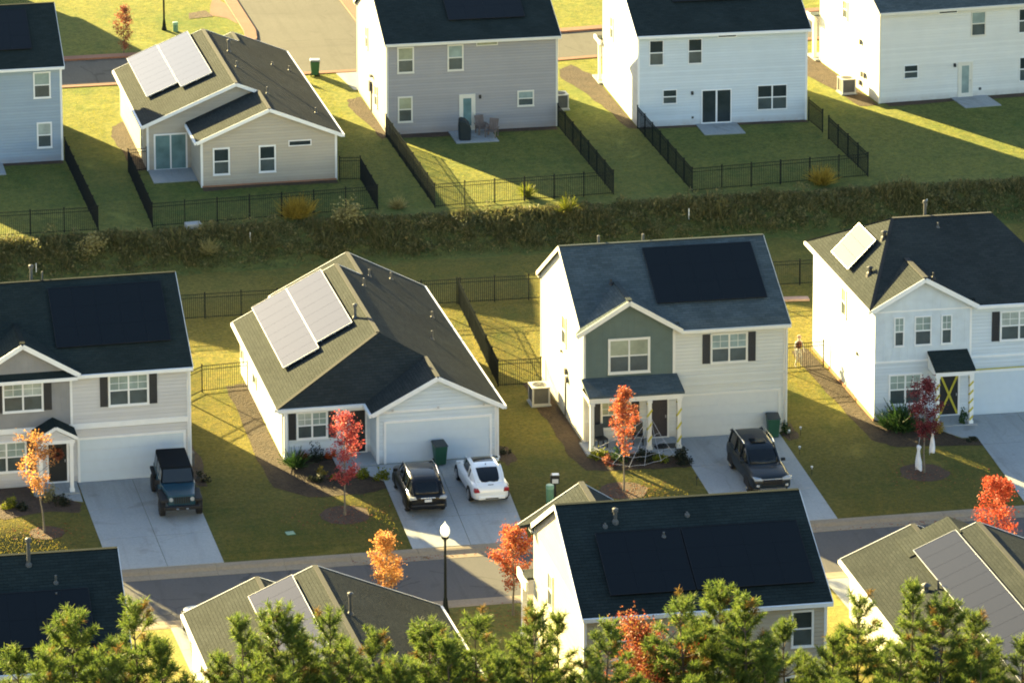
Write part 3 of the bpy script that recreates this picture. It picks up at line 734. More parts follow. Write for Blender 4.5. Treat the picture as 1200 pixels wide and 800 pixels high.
def house_grey_back():
    P = thing('two_storey_house', 'grey two-storey house with black covered grill and chairs on its rear patio', 'house', (4.20, 50.15, ZB), -.77, HOUSES)
    roof, s = two_storey(P, 0, 10.31, 9.83, 5.63, 8.30, sid_grey, shing_dark, cream_trim)
    F = TV(0)
    win(P, F, .65, 1.65, 3.72, 5.32, trim=cream_trim, up=glass_warm); win(P, F, 3.66, 4.63, 3.72, 5.32, trim=cream_trim, up=glass_up)
    win(P, F, .66, 1.55, .72, 2.30, trim=cream_trim, up=glass_warm); win(P, F, 7.87, 8.88, 1.33, 2.30, trim=cream_trim)
    slot_win(P, F, 5.40, 6.70, 5.16, 5.42, cream_trim, glass_warm)
    door(P, F, 4.45, 5.24, .10, 2.16, cream_trim, cream_trim, glass_teal); sconce(P, F, 5.62, 1.95)
    MB().box((3.68, -2.5, -.1), (6.22, -.001, .06)).build('patio_slab', concrete, P)
    L = TU(0)
    win(P, L, 6.05, 6.80, 3.55, 4.95, trim=cream_trim, up=glass_warm); win(P, L, 3.0, 3.85, .75, 2.1, trim=cream_trim, up=glass_warm)
    MB().box((4.9, 0, 1.3), (5.2, .16, 1.9), L).box((4.45, 0, 2.3), (4.7, .2, 2.42), L).box((5.0, 0, 0), (5.06, .06, 1.3), L).build('electric_meter', pipe_m, P)
    solar_array(roof, (4.0, 1.2, 5.63 + s * 1.5), (4.6, 0, 0), (0, 3.0, 3.0 * s), 4, 3)
    MB().box((10.32, 5.2, .0), (10.65, 5.7, 1.5)).build('side_gate', black_paint, P)
    return P
def house_white_back():
    P = thing('two_storey_house', 'bright white two-storey house with dark sliding patio door facing a fenced yard', 'house', (19.10, 48.82, ZB), -2.0, HOUSES)
    roof, s = two_storey(P, 0, 10.24, 9.45, 5.67, 8.30, sid_white, shing_dark, white)
    F = TV(0)
    for u0, u1 in ((.68, 1.53), (3.02, 3.86)): win(P, F, u0, u1, 3.75, 5.27, up=glass_dark, cas=.04)
    win(P, F, 1.50, 2.35, 1.36, 2.23, up=glass_dark, cas=.04); win(P, F, 7.23, 9.03, .73, 2.24, n=2, up=glass_dark, cas=.04)
    slot_win(P, F, 4.80, 5.96, 5.26, 5.46)
    T = F; m = MB()
    m.box((3.84, 0, .0), (3.90, .05, 2.12), T).box((5.60, 0, .0), (5.66, .05, 2.12), T).box((3.90, 0, 2.06), (5.60, .05, 2.12), T).box((3.90, 0, .0), (5.60, .05, .12), T).box((4.70, 0, .12), (4.80, .05, 2.06), T)
    f = m.build('patio_door', white, P)
    for a, b in ((3.90, 4.70), (4.80, 5.60)): MB().box((a, .003, .12), (b, .015, 2.06), T).build('pane', glass_dark, f)
    sconce(P, F, 3.28, 1.85); MB().box((3.25, 0, .4), (3.37, .05, .52), F).build('outlet_box', pipe_m, P)
    MB().box((3.5, -2.25, -.1), (5.95, -.001, .05)).build('patio_slab', concrete, P)
    win(P, TU(0), 6.50, 7.40, 3.5, 4.98, up=glass_warm)
    m = MB().slab([(-.15, 9.45, 2.95), (-.15, 11.3, 2.62), (5, 11.3, 2.62), (5, 9.45, 2.95)], .1); po = m.build('porch_roof', shing_dark, P)
    MB().box((-.2, 9.47, 2.5), (-.1, 11.2, 2.74)).build('porch_beam', white, po)
    column(P, -.06, 10.2, 0, 2.5, cream_trim, .16); MB().box((-.25, 9.46, -.1), (5, 11.4, .1)).build('porch_slab', concrete, P)
    solar_array(roof, (2.6, 2.1, 5.67 + s * 2.4), (5.2, 0, 0), (0, 2.2, 2.2 * s), 5, 2)
    return P
def house_cream_back():
    P = thing('two_storey_house', 'ivory two-storey house beside an air conditioner with a plain unfenced back lawn', 'house', (34.63, 50.90, ZB), 3.1, HOUSES)
    roof, s = two_storey(P, 0, 10.0, 9.9, 5.72, 8.40, sid_ivory, shing_blue, cream_trim)
    F = TV(0)
    win(P, F, 1.57, 2.47, 1.42, 2.26, up=glass_dark, cas=.04); win(P, F, 5.85, 6.77, 3.80, 5.30, cas=.05, trim=cream_trim); win(P, F, 8.90, 9.80, 3.78, 5.28, up=glass_dark, cas=.04); win(P, F, 9.0, 9.9, .75, 2.25, up=glass_dark, cas=.04)
    slot_win(P, F, 3.74, 4.96, 5.30, 5.50)
    door(P, F, 5.14, 5.90, .06, 2.14, cream_trim, cream_trim, glass_up); sconce(P, F, 4.82, 1.95); MB().box((6.4, 0, .4), (6.55, .06, .55), F).build('outlet_box', pipe_m, P)
    MB().box((4.6, -2.25, -.1), (6.9, -.001, .05)).build('patio_slab', concrete, P)
    L = TU(0)
    win(P, L, 5.2, 6.05, 3.8, 5.0, trim=cream_trim, up=glass_warm)
    for v, z in ((2.9, 2.9), (2.6, .95), (2.2, 1.0), (2.9, .35)): MB().box((v, 0, z), (v + .22, .12, z + .3), L).build('electric_meter', pipe_m, P)
    m = MB().slab([(-.35, 9.9, 3.0), (-.35, 11.5, 2.75), (5, 11.5, 2.75), (5, 9.9, 3.0)], .1); po = m.build('porch_roof', shing_blue, P)
    MB().box((-.4, 9.92, 2.5), (-.25, 11.5, 2.85)).build('porch_beam', cream_trim, po)
    column(P, -.1, 10.6, 0, 2.6, cream_trim, .22); MB().box((-.3, 9.91, -.1), (5, 11.5, .1)).build('porch_slab', concrete, P)
    return P

# ------------------------------------------------------------------ near row, only roofs and rear walls clear the pines
def house_near_left():
    P = thing('two_storey_house', 'house under a broad black roof at bottom left, pines hiding its rear wall', 'house', (-21.53, -28.62, 0), -.46, HOUSES)
    roof, s = two_storey(P, -10, 0, 8.9, 5.36, 8.09, sid_tan, shing_dark, white)
    win(P, TV(0), -8.5, -7.5, 3.5, 5.0, up=glass_dark); win(P, TV(0), -2.4, -1.4, 3.5, 5.0, up=glass_dark)
    solar_array(roof, (-8.6, .6, 5.36 + s * .9), (7.4, 0, 0), (0, 2.2, 2.2 * s), 7, 2)
    flue(roof, (-3.36, 4.0, 7.8), .95); vent(roof, (-2.4, 3.2, 7.35), .3, pipe_m); vent(roof, (-2.45, 2.6, 7.0), .2, pipe_m)
    return P
def house_near_ranch():
    P = thing('ranch_house', 'single-storey house with stepped brown roof and one blue-grey solar array above the pines', 'house', (-17.07, -34.5, 0), 2.0, HOUSES)
    he, p, W = 2.49, .42, 9.82
    roof, zr = ranch(P, W, 2.5, 3.6, 14.8, W - 5.57, 16.22, he, p, None, True, sid_white, shing_brown, white)
    zl = lambda u: he + p * (u + .3)
    solar_array(roof, (2.16, 5.6, zl(2.16)), (0, 9.35, 0), (1.82, 0, 1.82 * p), 9, 1, solar_grey, .14)
    flue(roof, (5.35, 10.5, he + p * (W + .3 - 5.35)), .75)
    win(P, TU(0), 13.3, 14.2, .9, 2.1); garage_door(P, TV(16.22, 1), .4, 5.2, 0, 2.1, garage_white, white)
    return P
def house_near_two():
    P = thing('two_storey_house', 'pale yellow two-storey house with huge black roof standing in front of the street', 'house', (-3.52, -27.26, 0), -.83, HOUSES)
    d, he, hr = 8.75, 5.29, 8.04
    roof, s = two_storey(P, 0, 9.7, d, he, hr, sid_tan, shing_dark, white)
    MB().box((-.012, .1, -.1), (-.002, d - .1, he - .05)).build('side_siding', sid_yellow, P)  # left wall only: sunlight on the tan wall painted as a paler sheet
    F = TV(0)
    win(P, F, 8.27, 9.18, 3.34, 4.88, up=glass_dark); win(P, F, 4.3, 5.2, 3.9, 4.95, up=glass_dark); win(P, F, 1.0, 1.9, 3.34, 4.88, up=glass_dark); win(P, F, 8.0, 9.0, .7, 2.2, up=glass_dark)
    win(P, TU(-.012), 5.24, 6.12, 3.1, 4.62, trim=cream_trim, up=glass_up)
    # front gable seen beyond the ridge (mirrored plan)
    hw = 2.6; ze = 5.30; zt = ze + .63 * hw; vb = lambda z: d + .3 - (z - he) / s
    m = MB()
    for sg in (-1, 1): m.slab([(2.06 + sg * hw, d + .45, ze + .01), (2.06, d + .45, zt + .01), (2.06, vb(zt), zt + .01), (2.06 + sg * hw, vb(ze), ze + .01)], .13)
    r = m.build('gable_roof', shing_brown, P)
    m = MB()
    for sg in (-1, 1): m.beam((2.06 + sg * hw, d + .464, ze - .09), (2.06, d + .464, zt - .09), .026, .22)
    m.build('rake_board', white, r); MB().beam((2.06, d + .45, zt + .03), (2.06, vb(zt), zt + .03), .24, .05).build('ridge_cap', ridge_m, r)
    MB().prism([(.1, 3.0), (4.1, 3.0), (4.1, 5.4), (2.06, 6.7), (.1, 5.4)], 'v', d + .001, d + .1).build('gable_wall', sid_cream, P)
    m = MB().slab([(-.3, d + .01, 3.15), (-.3, d + 1.7, 2.8), (4.3, d + 1.7, 2.8), (4.3, d + .01, 3.15)], .1); po = m.build('porch_roof', shing_brown, P)
    MB().box((-.36, d + .02, 2.55), (-.26, d + 1.7, 2.95)).build('porch_beam', white, po); column(P, -.1, d + 1.5, 0, 2.7, white, .2); column(P, 4.0, d + 1.5, 0, 2.7, white, .2)
    zf = lambda v: he + s * (v + .3)
    solar_array(roof, (1.15, .45, zf(.45)), (3.4, 0, 0), (0, 2.55, 2.55 * s), 3, 3); solar_array(roof, (4.62, .45, zf(.45)), (4.7, 0, 0), (0, 2.55, 2.55 * s), 4, 3)
    flue(roof, (2.1, 3.5, zf(3.5)), .42); vent(roof, (1.65, 3.35, zf(3.35)), .12, pipe_m); vent(roof, (3.85, 2.65, zf(2.65) + .1), .2, pipe_m); vent(roof, (5.05, 3.6, zf(3.6)), .12, pipe_m)
    for u in (1.8, 5.2, 7.6): pass
    return P
def house_near_right():
    P = thing('ranch_house', 'single-storey house with olive-brown roof and long grey solar array at bottom right', 'house', (10.10, -34.5, 0), -.77, HOUSES)
    he, p, W = 2.49, .43, 9.68
    roof, zr = ranch(P, W, 2.5, 3.6, 14.55, W - 5.63, 16.81, he, p, None, True, sid_cream, shing_brown, white)
    # second, lower porch gable between the garage gable and the main ridge
    zl = lambda u: he + p * (u + .3)
    m = MB(); uc = 4.05; z1 = zl(uc) + .05
    m.slab([(uc, 14.6, z1), (uc, 16.3, z1), (uc - 2.2, 16.3, z1 - 2.2 * p), (uc - 2.2, 14.6, z1 - 2.2 * p)], .1); m.slab([(uc, 14.6, z1), (uc, 16.3, z1), (uc + 1.6, 16.3, z1 - 1.6 * p), (uc + 1.6, 14.6, z1 - 1.6 * p)], .1)
    m.build('porch_gable_roof', shing_brown, roof)
    solar_array(roof, (2.12, 1.2, zl(2.12)), (0, 13.6, 0), (1.80, 0, 1.80 * p), 13, 1, solar_grey, .14)
    m = MB().lathe([(.22, -.1), (.16, .02), (.10, .06), (.10, .2), (.2, .24), (.04, .34)], (1.55, 11.6, zl(1.55)), 10).lathe([(.1, -.1), (.06, .05), (.05, .38)], (1.95, 11.3, zl(1.95)), 8); m.build('roof_vent', pipe_m, roof)
    win(P, TU(0), 5.3, 6.2, .8, 2.1); garage_door(P, TV(16.81, 1), .4, 5.2, 0, 2.1, garage_cream, white)
    return P
house_beige_left(); house_white_ranch(); house_green_gable(); house_white_hip()
house_blue_back(); house_tan_ranch(); house_grey_back(); house_white_back(); house_cream_back()
house_near_left(); house_near_ranch(); house_near_two(); house_near_right()

# ------------------------------------------------------------------ ground, streets, drives
def sstep(t): t = min(1., max(0., t)); return t * t * (3 - 2 * t)
def gz(x, y):
    b0 = 31.35 + .25 * math.sin(x * .21); b1 = 34.85 + .2 * math.sin(x * .13 + 1)
    if y <= b0: return 0.
    return ZB * sstep((y - b0) / (b1 - b0))
def terrain():
    xs = [-1200, -300, -90] + [-60 + 1.5 * i for i in range(101)] + [130, 300, 1200]
    ys = [-1200, -300, -100, -60, -40, -25, -13.75, -13.70, -7.36, -7.31, 0, 15, 28] + [30.6 + .3 * i for i in range(18)] + [38, 50, 64, 75, 100, 160, 400, 1500]
    V = []; F = []
    for y in ys:
        for x in xs:
            V.append((x, y, -.26 if -13.72 < y < -7.34 else gz(x, y)))
    n = len(xs)
    for j in range(len(ys) - 1):
        for i in range(n - 1): F.append((j * n + i, j * n + i + 1, (j + 1) * n + i + 1, (j + 1) * n + i))
    o = from_arrays('ground', V, F, grass_m); o.data.polygons.foreach_set('use_smooth', [True] * len(F))
    return tag(o, 'olive and straw-coloured lawn around all the houses', 'ground', kind='structure')
terrain()
def sheet(name, pts, z, mat, label, cat, t=.0):
    m = MB(); m.face([(x, y, z) for x, y in pts])
    o = m.build(name, mat)
    for p in o.data.polygons:
        if p.normal.z < 0: o.data.flip_normals(); break
    return tag(o, label, cat, kind='structure')
sheet('street', [(-1200, -13.2), (1200, -13.2), (1200, -7.9), (-1200, -7.9)], -.115, asphalt, 'grey asphalt street between the drives and the near houses', 'street')
def kerb_run(name, prof, label, mat=kerb_m, x0=-150, x1=150):
    m = MB(); x = x0
    while x < x1:
        m.prism(prof, 'u', x, min(x1, x + 2.985)); x += 3.0
    return tag(m.build(name, mat), label, 'kerb', kind='structure')
kerb_run('kerb', [(-8.35, -.25), (-7.30, -.25), (-7.30, .006), (-7.52, .012), (-7.68, -.01), (-7.86, -.095), (-8.35, -.107)], 'rolled concrete kerb below the front lawns and drives')
kerb_run('kerb', [(-13.76, -.25), (-12.75, -.25), (-12.75, -.107), (-13.22, -.095), (-13.40, -.01), (-13.56, .012), (-13.76, .006)], 'rolled concrete kerb on the near side of the street')
# upper street with its side road
sheet('street', [(-200, 64.1), (18, 64.6), (60, 68.5), (200, 90), (200, 97), (60, 74.4), (20, 70.6), (-200, 70.3)], ZB + .006, asphalt2, 'sunlit asphalt street behind the upper houses', 'street')
sheet('side_street', [(-1.6, 70.4), (.1, 74.5), (.2, 160), (7.5, 160), (7.6, 74.5), (9.4, 70.5)], ZB + .010, asphalt2, 'wide side street joining the upper street', 'street')
def kerb_line(pts, label, mat, w=.5, h=.11, z=ZB):
    m = MB(); P = [Vector((x, y, z)) for x, y in pts]; L = []
    for i, p in enumerate(P):
        d = (P[min(i + 1, len(P) - 1)] - P[max(0, i - 1)]).normalized(); n = Vector((-d.y, d.x, 0)); L.append((p + n * w / 2, p - n * w / 2))
    for (a, b), (c, d) in zip(L, L[1:]):
        up = Vector((0, 0, h)); dn = Vector((0, 0, -.1)); m.hexa([a + dn, b + dn, d + dn, c + dn], [a + up, b + up, d + up, c + up])
    return tag(m.build('kerb', mat), label, 'kerb', kind='structure')
kerb_line([(-200, 70.5), (-2.4, 70.6), (-1.0, 71.5), (-.2, 73), (.05, 75), (.05, 160)], 'clay-coloured kerb curving into the side street', kerb_brick, .8)
kerb_line([(7.7, 160), (7.7, 75), (8.2, 72.4), (9.6, 71), (20, 71), (60, 74.8), (120, 84)], 'clay-coloured kerb right of the side street', kerb_brick, .8)
kerb_line([(-200, 63.8), (18, 64.3), (60, 68.2)], 'flat kerb along the lower edge of the upper street', kerb_brick, .5, .05)
sheet('pavement', [(-1.9, 79.6), (-.9, 78.6), (-.4, 77), (-.3, 82), (-.9, 84.5), (-1.5, 82)], ZB + .014, kerb_brick, 'reddish ramp by the corner of the side street', 'pavement')
sheet('bare_soil', [(-3.4, 78.9), (-1.7, 79.2), (-2.0, 80.9), (-3.2, 80.4)], ZB + .018, mulch_dk, 'dark bare soil on the grass corner', 'soil')
def drive(L0, R0, L1, R1, rows, cols, z, label, name='driveway', gap=.011):
    L0, R0, L1, R1 = [Vector((*p, z)) for p in (L0, R0, L1, R1)]; m = MB()
    P = lambda s, t: (L0.lerp(R0, s)).lerp(L1.lerp(R1, s), t)
    w = (R0 - L0).length; h = (L1 - L0).length; gs = gap / w; gt = gap / h; D = Vector((0, 0, -.12))
    for i in range(cols):
        for j in range(rows):
            q = [P(i / cols + gs, j / rows + gt), P((i + 1) / cols - gs, j / rows + gt), P((i + 1) / cols - gs, (j + 1) / rows - gt), P(i / cols + gs, (j + 1) / rows - gt)]
            m.hexa([p + D for p in q], q)
    return tag(m.build(name, concrete), label, 'driveway' if name == 'driveway' else 'path', kind='structure')
drive((-19.85, 3.1), (-14.75, 3.2), (-19.6, -7.32), (-14.6, -7.32), 3, 2, .022, 'concrete drive under the boxy dark off-roader')
drive((-5.82, 2.7), (-.15, 2.75), (-6.2, -7.32), (-.95, -7.32), 3, 2, .022, 'concrete drive holding the black and the white car')
drive((8.65, 3.45), (13.75, 3.42), (8.2, -7.32), (13.2, -7.32), 3, 2, .022, 'concrete drive under the navy SUV')
drive((22.95, 3.8), (28.4, 3.7), (22.0, -7.32), (27.6, -7.32), 3, 2, .022, 'empty concrete drive right of the maroon tree')
drive((-17.9, -13.72), (-12.2, -13.72), (-17.7, -18.3), (-12.6, -18.3), 2, 2, .022, 'short concrete drive with a white car behind a roof')
drive((10.5, -13.72), (15.9, -13.72), (10.6, -17.7), (15.7, -17.7), 2, 2, .022, 'sunlit concrete drive at the garage of the olive-roofed house')
drive((3.7, 64.0), (8.6, 64.1), (4.1, 60.0), (8.4, 60.0), 2, 2, ZB + .022, 'pale concrete drive behind the grey house')
def path(pts, z, label):
    m = MB(); m.hexa([(x, y, z - .1) for x, y in pts], [(x, y, z) for x, y in pts])
    return tag(m.build('path', concrete), label, 'path', kind='structure')
path([(-22.0, 3.0), (-22.0, 1.75), (-20.9, 1.6), (-20.3, .9), (-19.88, .7), (-19.88, 2.2), (-19.95, 3.0)], .034, 'short concrete path to the wreath door')
path([(-7.65, 2.55), (-7.5, 1.9), (-6.4, 1.4), (-5.9, .7), (-5.86, 2.55)], .034, 'short concrete path to the recessed black door')
path([(7.3, 1.95), (7.6, 1.5), (8.5, 1.1), (8.64, 1.1), (8.62, 1.95)], .034, 'short concrete path to the brown door')
path([(21.2, 2.55), (21.5, 1.9), (22.0, 1.1), (22.75, 1.0), (22.93, 2.55)], .034, 'short concrete path to the taped door')
def wobble(pts, amp=.12, sub=4):
    out = []; rr = random.Random(len(pts) * 7 + int(pts[0][0] * 10))
    n = len(pts)
    for i in range(n):
        a = Vector((*pts[i], 0)); b = Vector((*pts[(i + 1) % n], 0))
        for k in range(sub):
            p = a.lerp(b, k / sub); q = amp if k else amp * .3
            out.append((p.x + rr.uniform(-q, q), p.y + rr.uniform(-q, q)))
    return out
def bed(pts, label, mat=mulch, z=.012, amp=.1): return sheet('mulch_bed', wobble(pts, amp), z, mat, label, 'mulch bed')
bed([(-24.6, 3.0), (-24.6, -.7), (-23.6, -.75), (-21.6, -.2), (-20.2, -.55), (-19.95, .4), (-20.7, 1.5), (-22.1, 1.8), (-22.1, 3.0)], 'dark mulch bed beside the wreath door', mulch_dk)
bed([(-10.05, 14.5), (-11.1, 14.3), (-11.15, 9), (-11.2, 4.2), (-11.0, .8), (-9.6, -.6), (-7.2, -.7), (-5.75, -.2), (-5.8, .6), (-6.4, 1.35), (-7.6, 2.0), (-7.7, 4.3), (-10, 4.3)], 'mulch bed wrapping the white single-storey house')
bed([(4.25, 12.2), (3.3, 12.0), (3.25, 8.4), (3.35, 5.5), (3.2, 2.8), (3.6, .3), (5.3, .0), (7.2, -.15), (8.5, -.1), (8.62, .9), (7.5, 1.4), (7.1, 1.9), (4.2, 2.0)], 'mulch bed below the green gable and porch')
bed([(18.6, 14.3), (17.7, 14), (17.6, 9), (17.65, 5), (17.75, 1.6), (18.6, .5), (20.5, .3), (22.7, -.05), (22.75, .9), (22.0, 1.0), (21.4, 1.9), (21.1, 2.6), (20.8, 4), (18.6, 4)], 'mulch bed around the white hip-roofed house')
bed([(-10.72, 46), (-11.4, 45.8), (-11.6, 49), (-11.9, 53), (-11.6, 55), (-10.7, 56)], 'mulch strip left of the tan house', mulch, ZB + .012)
bed([(4.15, 49.6), (3.75, 49.4), (3.5, 53), (3.1, 56.5), (3.3, 58), (4.2, 58.4)], 'mulch strip left of the grey house', mulch, ZB + .012)
bed([(19.0, 48.6), (18.5, 48.7), (18.2, 53), (17.8, 57), (17.2, 60), (17.6, 62), (18.6, 63), (19.4, 60)], 'mulch strip left of the bright white house', mulch, ZB + .012)
bed([(34.5, 50.5), (33.3, 50.6), (33.0, 54), (32.2, 58), (32.0, 63), (34, 63.5)], 'mulch strip left of the ivory house', mulch, ZB + .012)
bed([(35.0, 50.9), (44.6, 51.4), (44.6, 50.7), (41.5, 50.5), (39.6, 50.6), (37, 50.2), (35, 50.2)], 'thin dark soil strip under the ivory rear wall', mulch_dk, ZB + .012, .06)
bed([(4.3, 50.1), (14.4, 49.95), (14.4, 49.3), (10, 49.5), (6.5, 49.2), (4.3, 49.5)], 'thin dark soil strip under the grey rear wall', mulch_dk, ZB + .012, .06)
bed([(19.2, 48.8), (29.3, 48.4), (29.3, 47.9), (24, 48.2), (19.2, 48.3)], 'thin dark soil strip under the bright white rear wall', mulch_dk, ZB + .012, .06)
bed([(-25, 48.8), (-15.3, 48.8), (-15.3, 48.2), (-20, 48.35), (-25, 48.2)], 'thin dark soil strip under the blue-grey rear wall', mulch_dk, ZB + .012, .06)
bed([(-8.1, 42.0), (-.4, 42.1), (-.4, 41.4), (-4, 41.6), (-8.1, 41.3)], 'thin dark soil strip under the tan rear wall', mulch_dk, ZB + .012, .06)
bed([(-14.45, 8), (-13.9, 8), (-13.8, 4), (-14.0, 1.5), (-14.5, 1.7)], 'narrow mulch strip right of the beige house', mulch_dk)
bed([(.05, 4.0), (.7, 3.8), (.75, 2.2), (.2, 1.5), (-.05, 2.5)], 'small mulch patch at the white garage corner', mulch_dk)
bed([(14.1, 4.6), (14.7, 4.3), (14.5, 2.6), (13.9, 2.2), (13.85, 3.2)], 'small mulch patch at the cream garage corner', mulch_dk)
def ring(x, y, r, label):
    return sheet('mulch_ring', [(x + r * (1 + random.uniform(-.08, .08)) * math.cos(a), y + r * .95 * math.sin(a)) for a in [2 * math.pi * k / 28 for k in range(28)]], .012, mulch_dk, label, 'mulch ring')
ring(-21.9, -2.6, .8, 'small mulch ring at the foot of the pale orange tree'); ring(-8.4, -2.95, 1.15, 'mulch ring at the foot of the bright red tree')
ring(4.66, -2.4, 1.1, 'mulch ring at the foot of the red-orange tree'); ring(18.79, -2.75, 1.15, 'dark mulch ring at the foot of the maroon tree')

# ------------------------------------------------------------------ fences
FG = 'black metal yard fences'
def fence(label, pts, h=1.36, gaps=()):
    P = [Vector((x, y, gz(x, y))) for x, y in pts]
    t = thing('metal_fence', label, 'fence', P[0], 0, FG)
    o = P[0]
    for i, (a, b) in enumerate(zip(P, P[1:])):
        a = a - o; b = b - o; L = (b - a).length; n = max(1, round(L / 1.86)); d = (b - a) / n
        for k in range(n + (1 if i == len(P) - 2 else 0)):
            p = a + d * k
            MB().box((p.x - .028, p.y - .028, p.z - .1), (p.x + .028, p.y + .028, p.z + h + .05)).box((p.x - .042, p.y - .042, p.z + h + .05), (p.x + .042, p.y + .042, p.z + h + .075)).build('post', fence_m, t)
        m = MB(); up = Vector((0, 0, 1))
        for z, hh in ((.10, .028), (h - .21, .028), (h - .02, .030)): m.beam(a + up * z, b + up * z, .028, hh)
        q = max(2, int(L / .108)); e = (b - a) / q
        for k in range(1, q):
            p = a + e * k; m.box((p.x - .0085, p.y - .0085, p.z + .04), (p.x + .0085, p.y + .0085, p.z + h - .03))
        m.build('railing', fence_m, t)
    return t
fence('black fence round the yard of the blue-grey house', [(-26, 35.45), (-14.86, 35.36), (-15.14, 48.7)])
fence('black fence round the rear yard of the tan house', [(-10.74, 45.86), (-11.83, 45.66), (-11.85, 35.40), (.87, 36.19), (.97, 41.70), (-.2, 41.85)])
fence('black fence round the yard with the covered grill', [(4.06, 49.7), (4.05, 35.9), (14.34, 36.37), (14.5, 49.9)])
fence('black fence round the yard of the bright white house', [(19.02, 48.6), (18.78, 36.0), (29.27, 36.87), (29.37, 44.34)])
fence('short detached black fence panel at the corner of the bright white house', [(29.44, 45.7), (29.38, 48.2)])
fence('long black back fence behind the white single-storey house', [(-24, 24.5), (2.72, 24.2)])
fence('black side fence between white single-storey and cream house', [(2.79, 24.1), (2.06, 11.77), (4.22, 11.72)])
fence('black back fence behind the cream and white hip-roofed houses', [(2.9, 24.2), (34, 23.5)])
fence('short black fence between beige and white single-storey house', [(-14.45, 11.6), (-12.4, 13.7), (-10.1, 13.9)])
fence('short black fence with pale figure behind it', [(14.2, 11.35), (18.55, 11.5)])

# ------------------------------------------------------------------ vegetation
def quads(C, size, rng, elong=1.35):
    n = len(C); N = rng.normal(size=(n, 3)); N /= np.linalg.norm(N, axis=1)[:, None]
    A = rng.normal(size=(n, 3)); A -= N * (A * N).sum(1)[:, None]; A /= np.linalg.norm(A, axis=1)[:, None]; B = np.cross(N, A)
    s = (size * rng.uniform(.65, 1.3, n))[:, None]
    V = np.stack([C + A * s * elong * .5, C + B * s * .5, C - A * s * elong * .5, C - B * s * .5], 1).reshape(-1, 3)
    return V, np.arange(4 * n).reshape(n, 4)
def strips(P0, D, L, w, rng):                    # thin blades from P0 along D
    n = len(P0); S = np.cross(D, rng.normal(size=(n, 3))); S /= np.linalg.norm(S, axis=1)[:, None] + 1e-9
    L = np.asarray(L).reshape(-1, 1); S = S * np.asarray(w).reshape(-1, 1) / 2
    V = np.stack([P0 - S * .7, P0 + S * .7, P0 + D * L + S * .35, P0 + D * L - S * .35], 1).reshape(-1, 3)
    return V, np.arange(4 * n).reshape(n, 4)
def maple(name, label, x, y, H, Rr, mat, seed, base=.34, n=2600, leaf=.088, lean=(0, 0), cat='tree', group='young maples in autumn colour', z=None, sparse=.0, tr=.045, shape=0.8):
    rng = np.random.default_rng(seed); rr = random.Random(seed)
    t = thing(name, label, cat, (x, y, gz(x, y) if z is None else z), 0, group)
    m = MB(); k = 9
    tp = [Vector((lean[0] * (i / k) ** 1.2 + rr.uniform(-.02, .02), lean[1] * i / k + rr.uniform(-.02, .02), H * .97 * i / k)) for i in range(k + 1)]
    m.tube(tp, [tr * (1 - .88 * i / k) * (1.35 if i == 0 else 1) for i in range(k + 1)], 8)
    cl = []
    nb = 34
    for b in range(nb):
        f = base + (1 - base) * (b + rr.random()) / nb * .96
        zc = H * f; i = min(k - 1, int(f / .97 * k)); p = tp[i].lerp(tp[i + 1], min(1, max(0, f / .97 * k - i)))
        q = (f - base) / (1 - base); prof = (math.sin(math.pi * min(1, q * .82 + .16)) ** shape)
        L = Rr * prof * rr.uniform(.7, 1.15) + .05; a = rr.uniform(0, 2 * math.pi)
        d = Vector((math.cos(a), math.sin(a), rr.uniform(.7, 1.4))).normalized()
        e = p + d * L * 1.15
        m.tube([p, p + d * L * .6 + Vector((0, 0, -.02)), e], [tr * .35 * (1 - .6 * q), tr * .22, tr * .1], 5)
        for s in (.45, .75, 1.0, 1.12):
            if rr.random() > sparse + .22: cl.append((p + d * L * 1.15 * s, .06 + .085 * Rr))
    m.build('trunk', bark, t)
    n = int(n * 1.7); leaf *= .76; per = max(6, n // len(cl)); C = []
    for c, r in cl: C.append(np.array(c)[None, :] + rng.normal(size=(int(per * rng.uniform(.25, 1.5)), 3)) * r * np.array([1, 1, .9]))
    V, F = quads(np.concatenate(C), leaf, rng); from_arrays('crown', V, F, mat, t)
    return t
maple('maple_tree', 'pale orange young tree before the beige house', -21.99, -2.55, 4.55, .9, leaf_orange, 3, base=.36, n=1300, lean=(-.5, 0), sparse=.5)
maple('maple_tree', 'bright red young tree before the white single-storey house', -8.40, -2.95, 4.72, .78, leaf_red, 4, base=.30, n=2300, sparse=.15)
maple('maple_tree', 'slender red-orange young tree beside a rope spider web', 4.66, -2.43, 4.88, .58, leaf_redor, 5, base=.36, n=2300, sparse=.15, shape=1.1)
maple('maple_tree', 'maroon young tree hung with white ghosts', 18.79, -2.76, 4.45, .72, leaf_maroon, 6, base=.38, n=2300, sparse=.2)
maple('maple_tree', 'orange young tree between a brown roof and the street', -8.9, -15.0, 3.95, .72, leaf_orange, 7, base=.22, n=3000, tr=.05)
maple('maple_tree', 'orange-red young tree left of the pale yellow gable wall', -3.45, -15.0, 3.80, .80, leaf_redor, 8, base=.26, n=3200, tr=.05)
maple('maple_tree', 'scarlet young tree behind the olive-brown roof', 17.65, -15.0, 4.5, .76, leaf_scarlet, 9, base=.25, n=3200, tr=.05)
maple('maple_tree', 'thin dusty-red tree across the upper street', -8.75, 71.3, 3.1, .62, leaf_dusty, 10, base=.05, n=1500, sparse=.25, tr=.035)
maple('maple_tree', 'large mottled red and orange tree standing among the pines', -3.85, -38.2, 9.15, 2.15, leaf_mix, 12, base=.36, n=10500, leaf=.09, tr=.11, cat='tree')

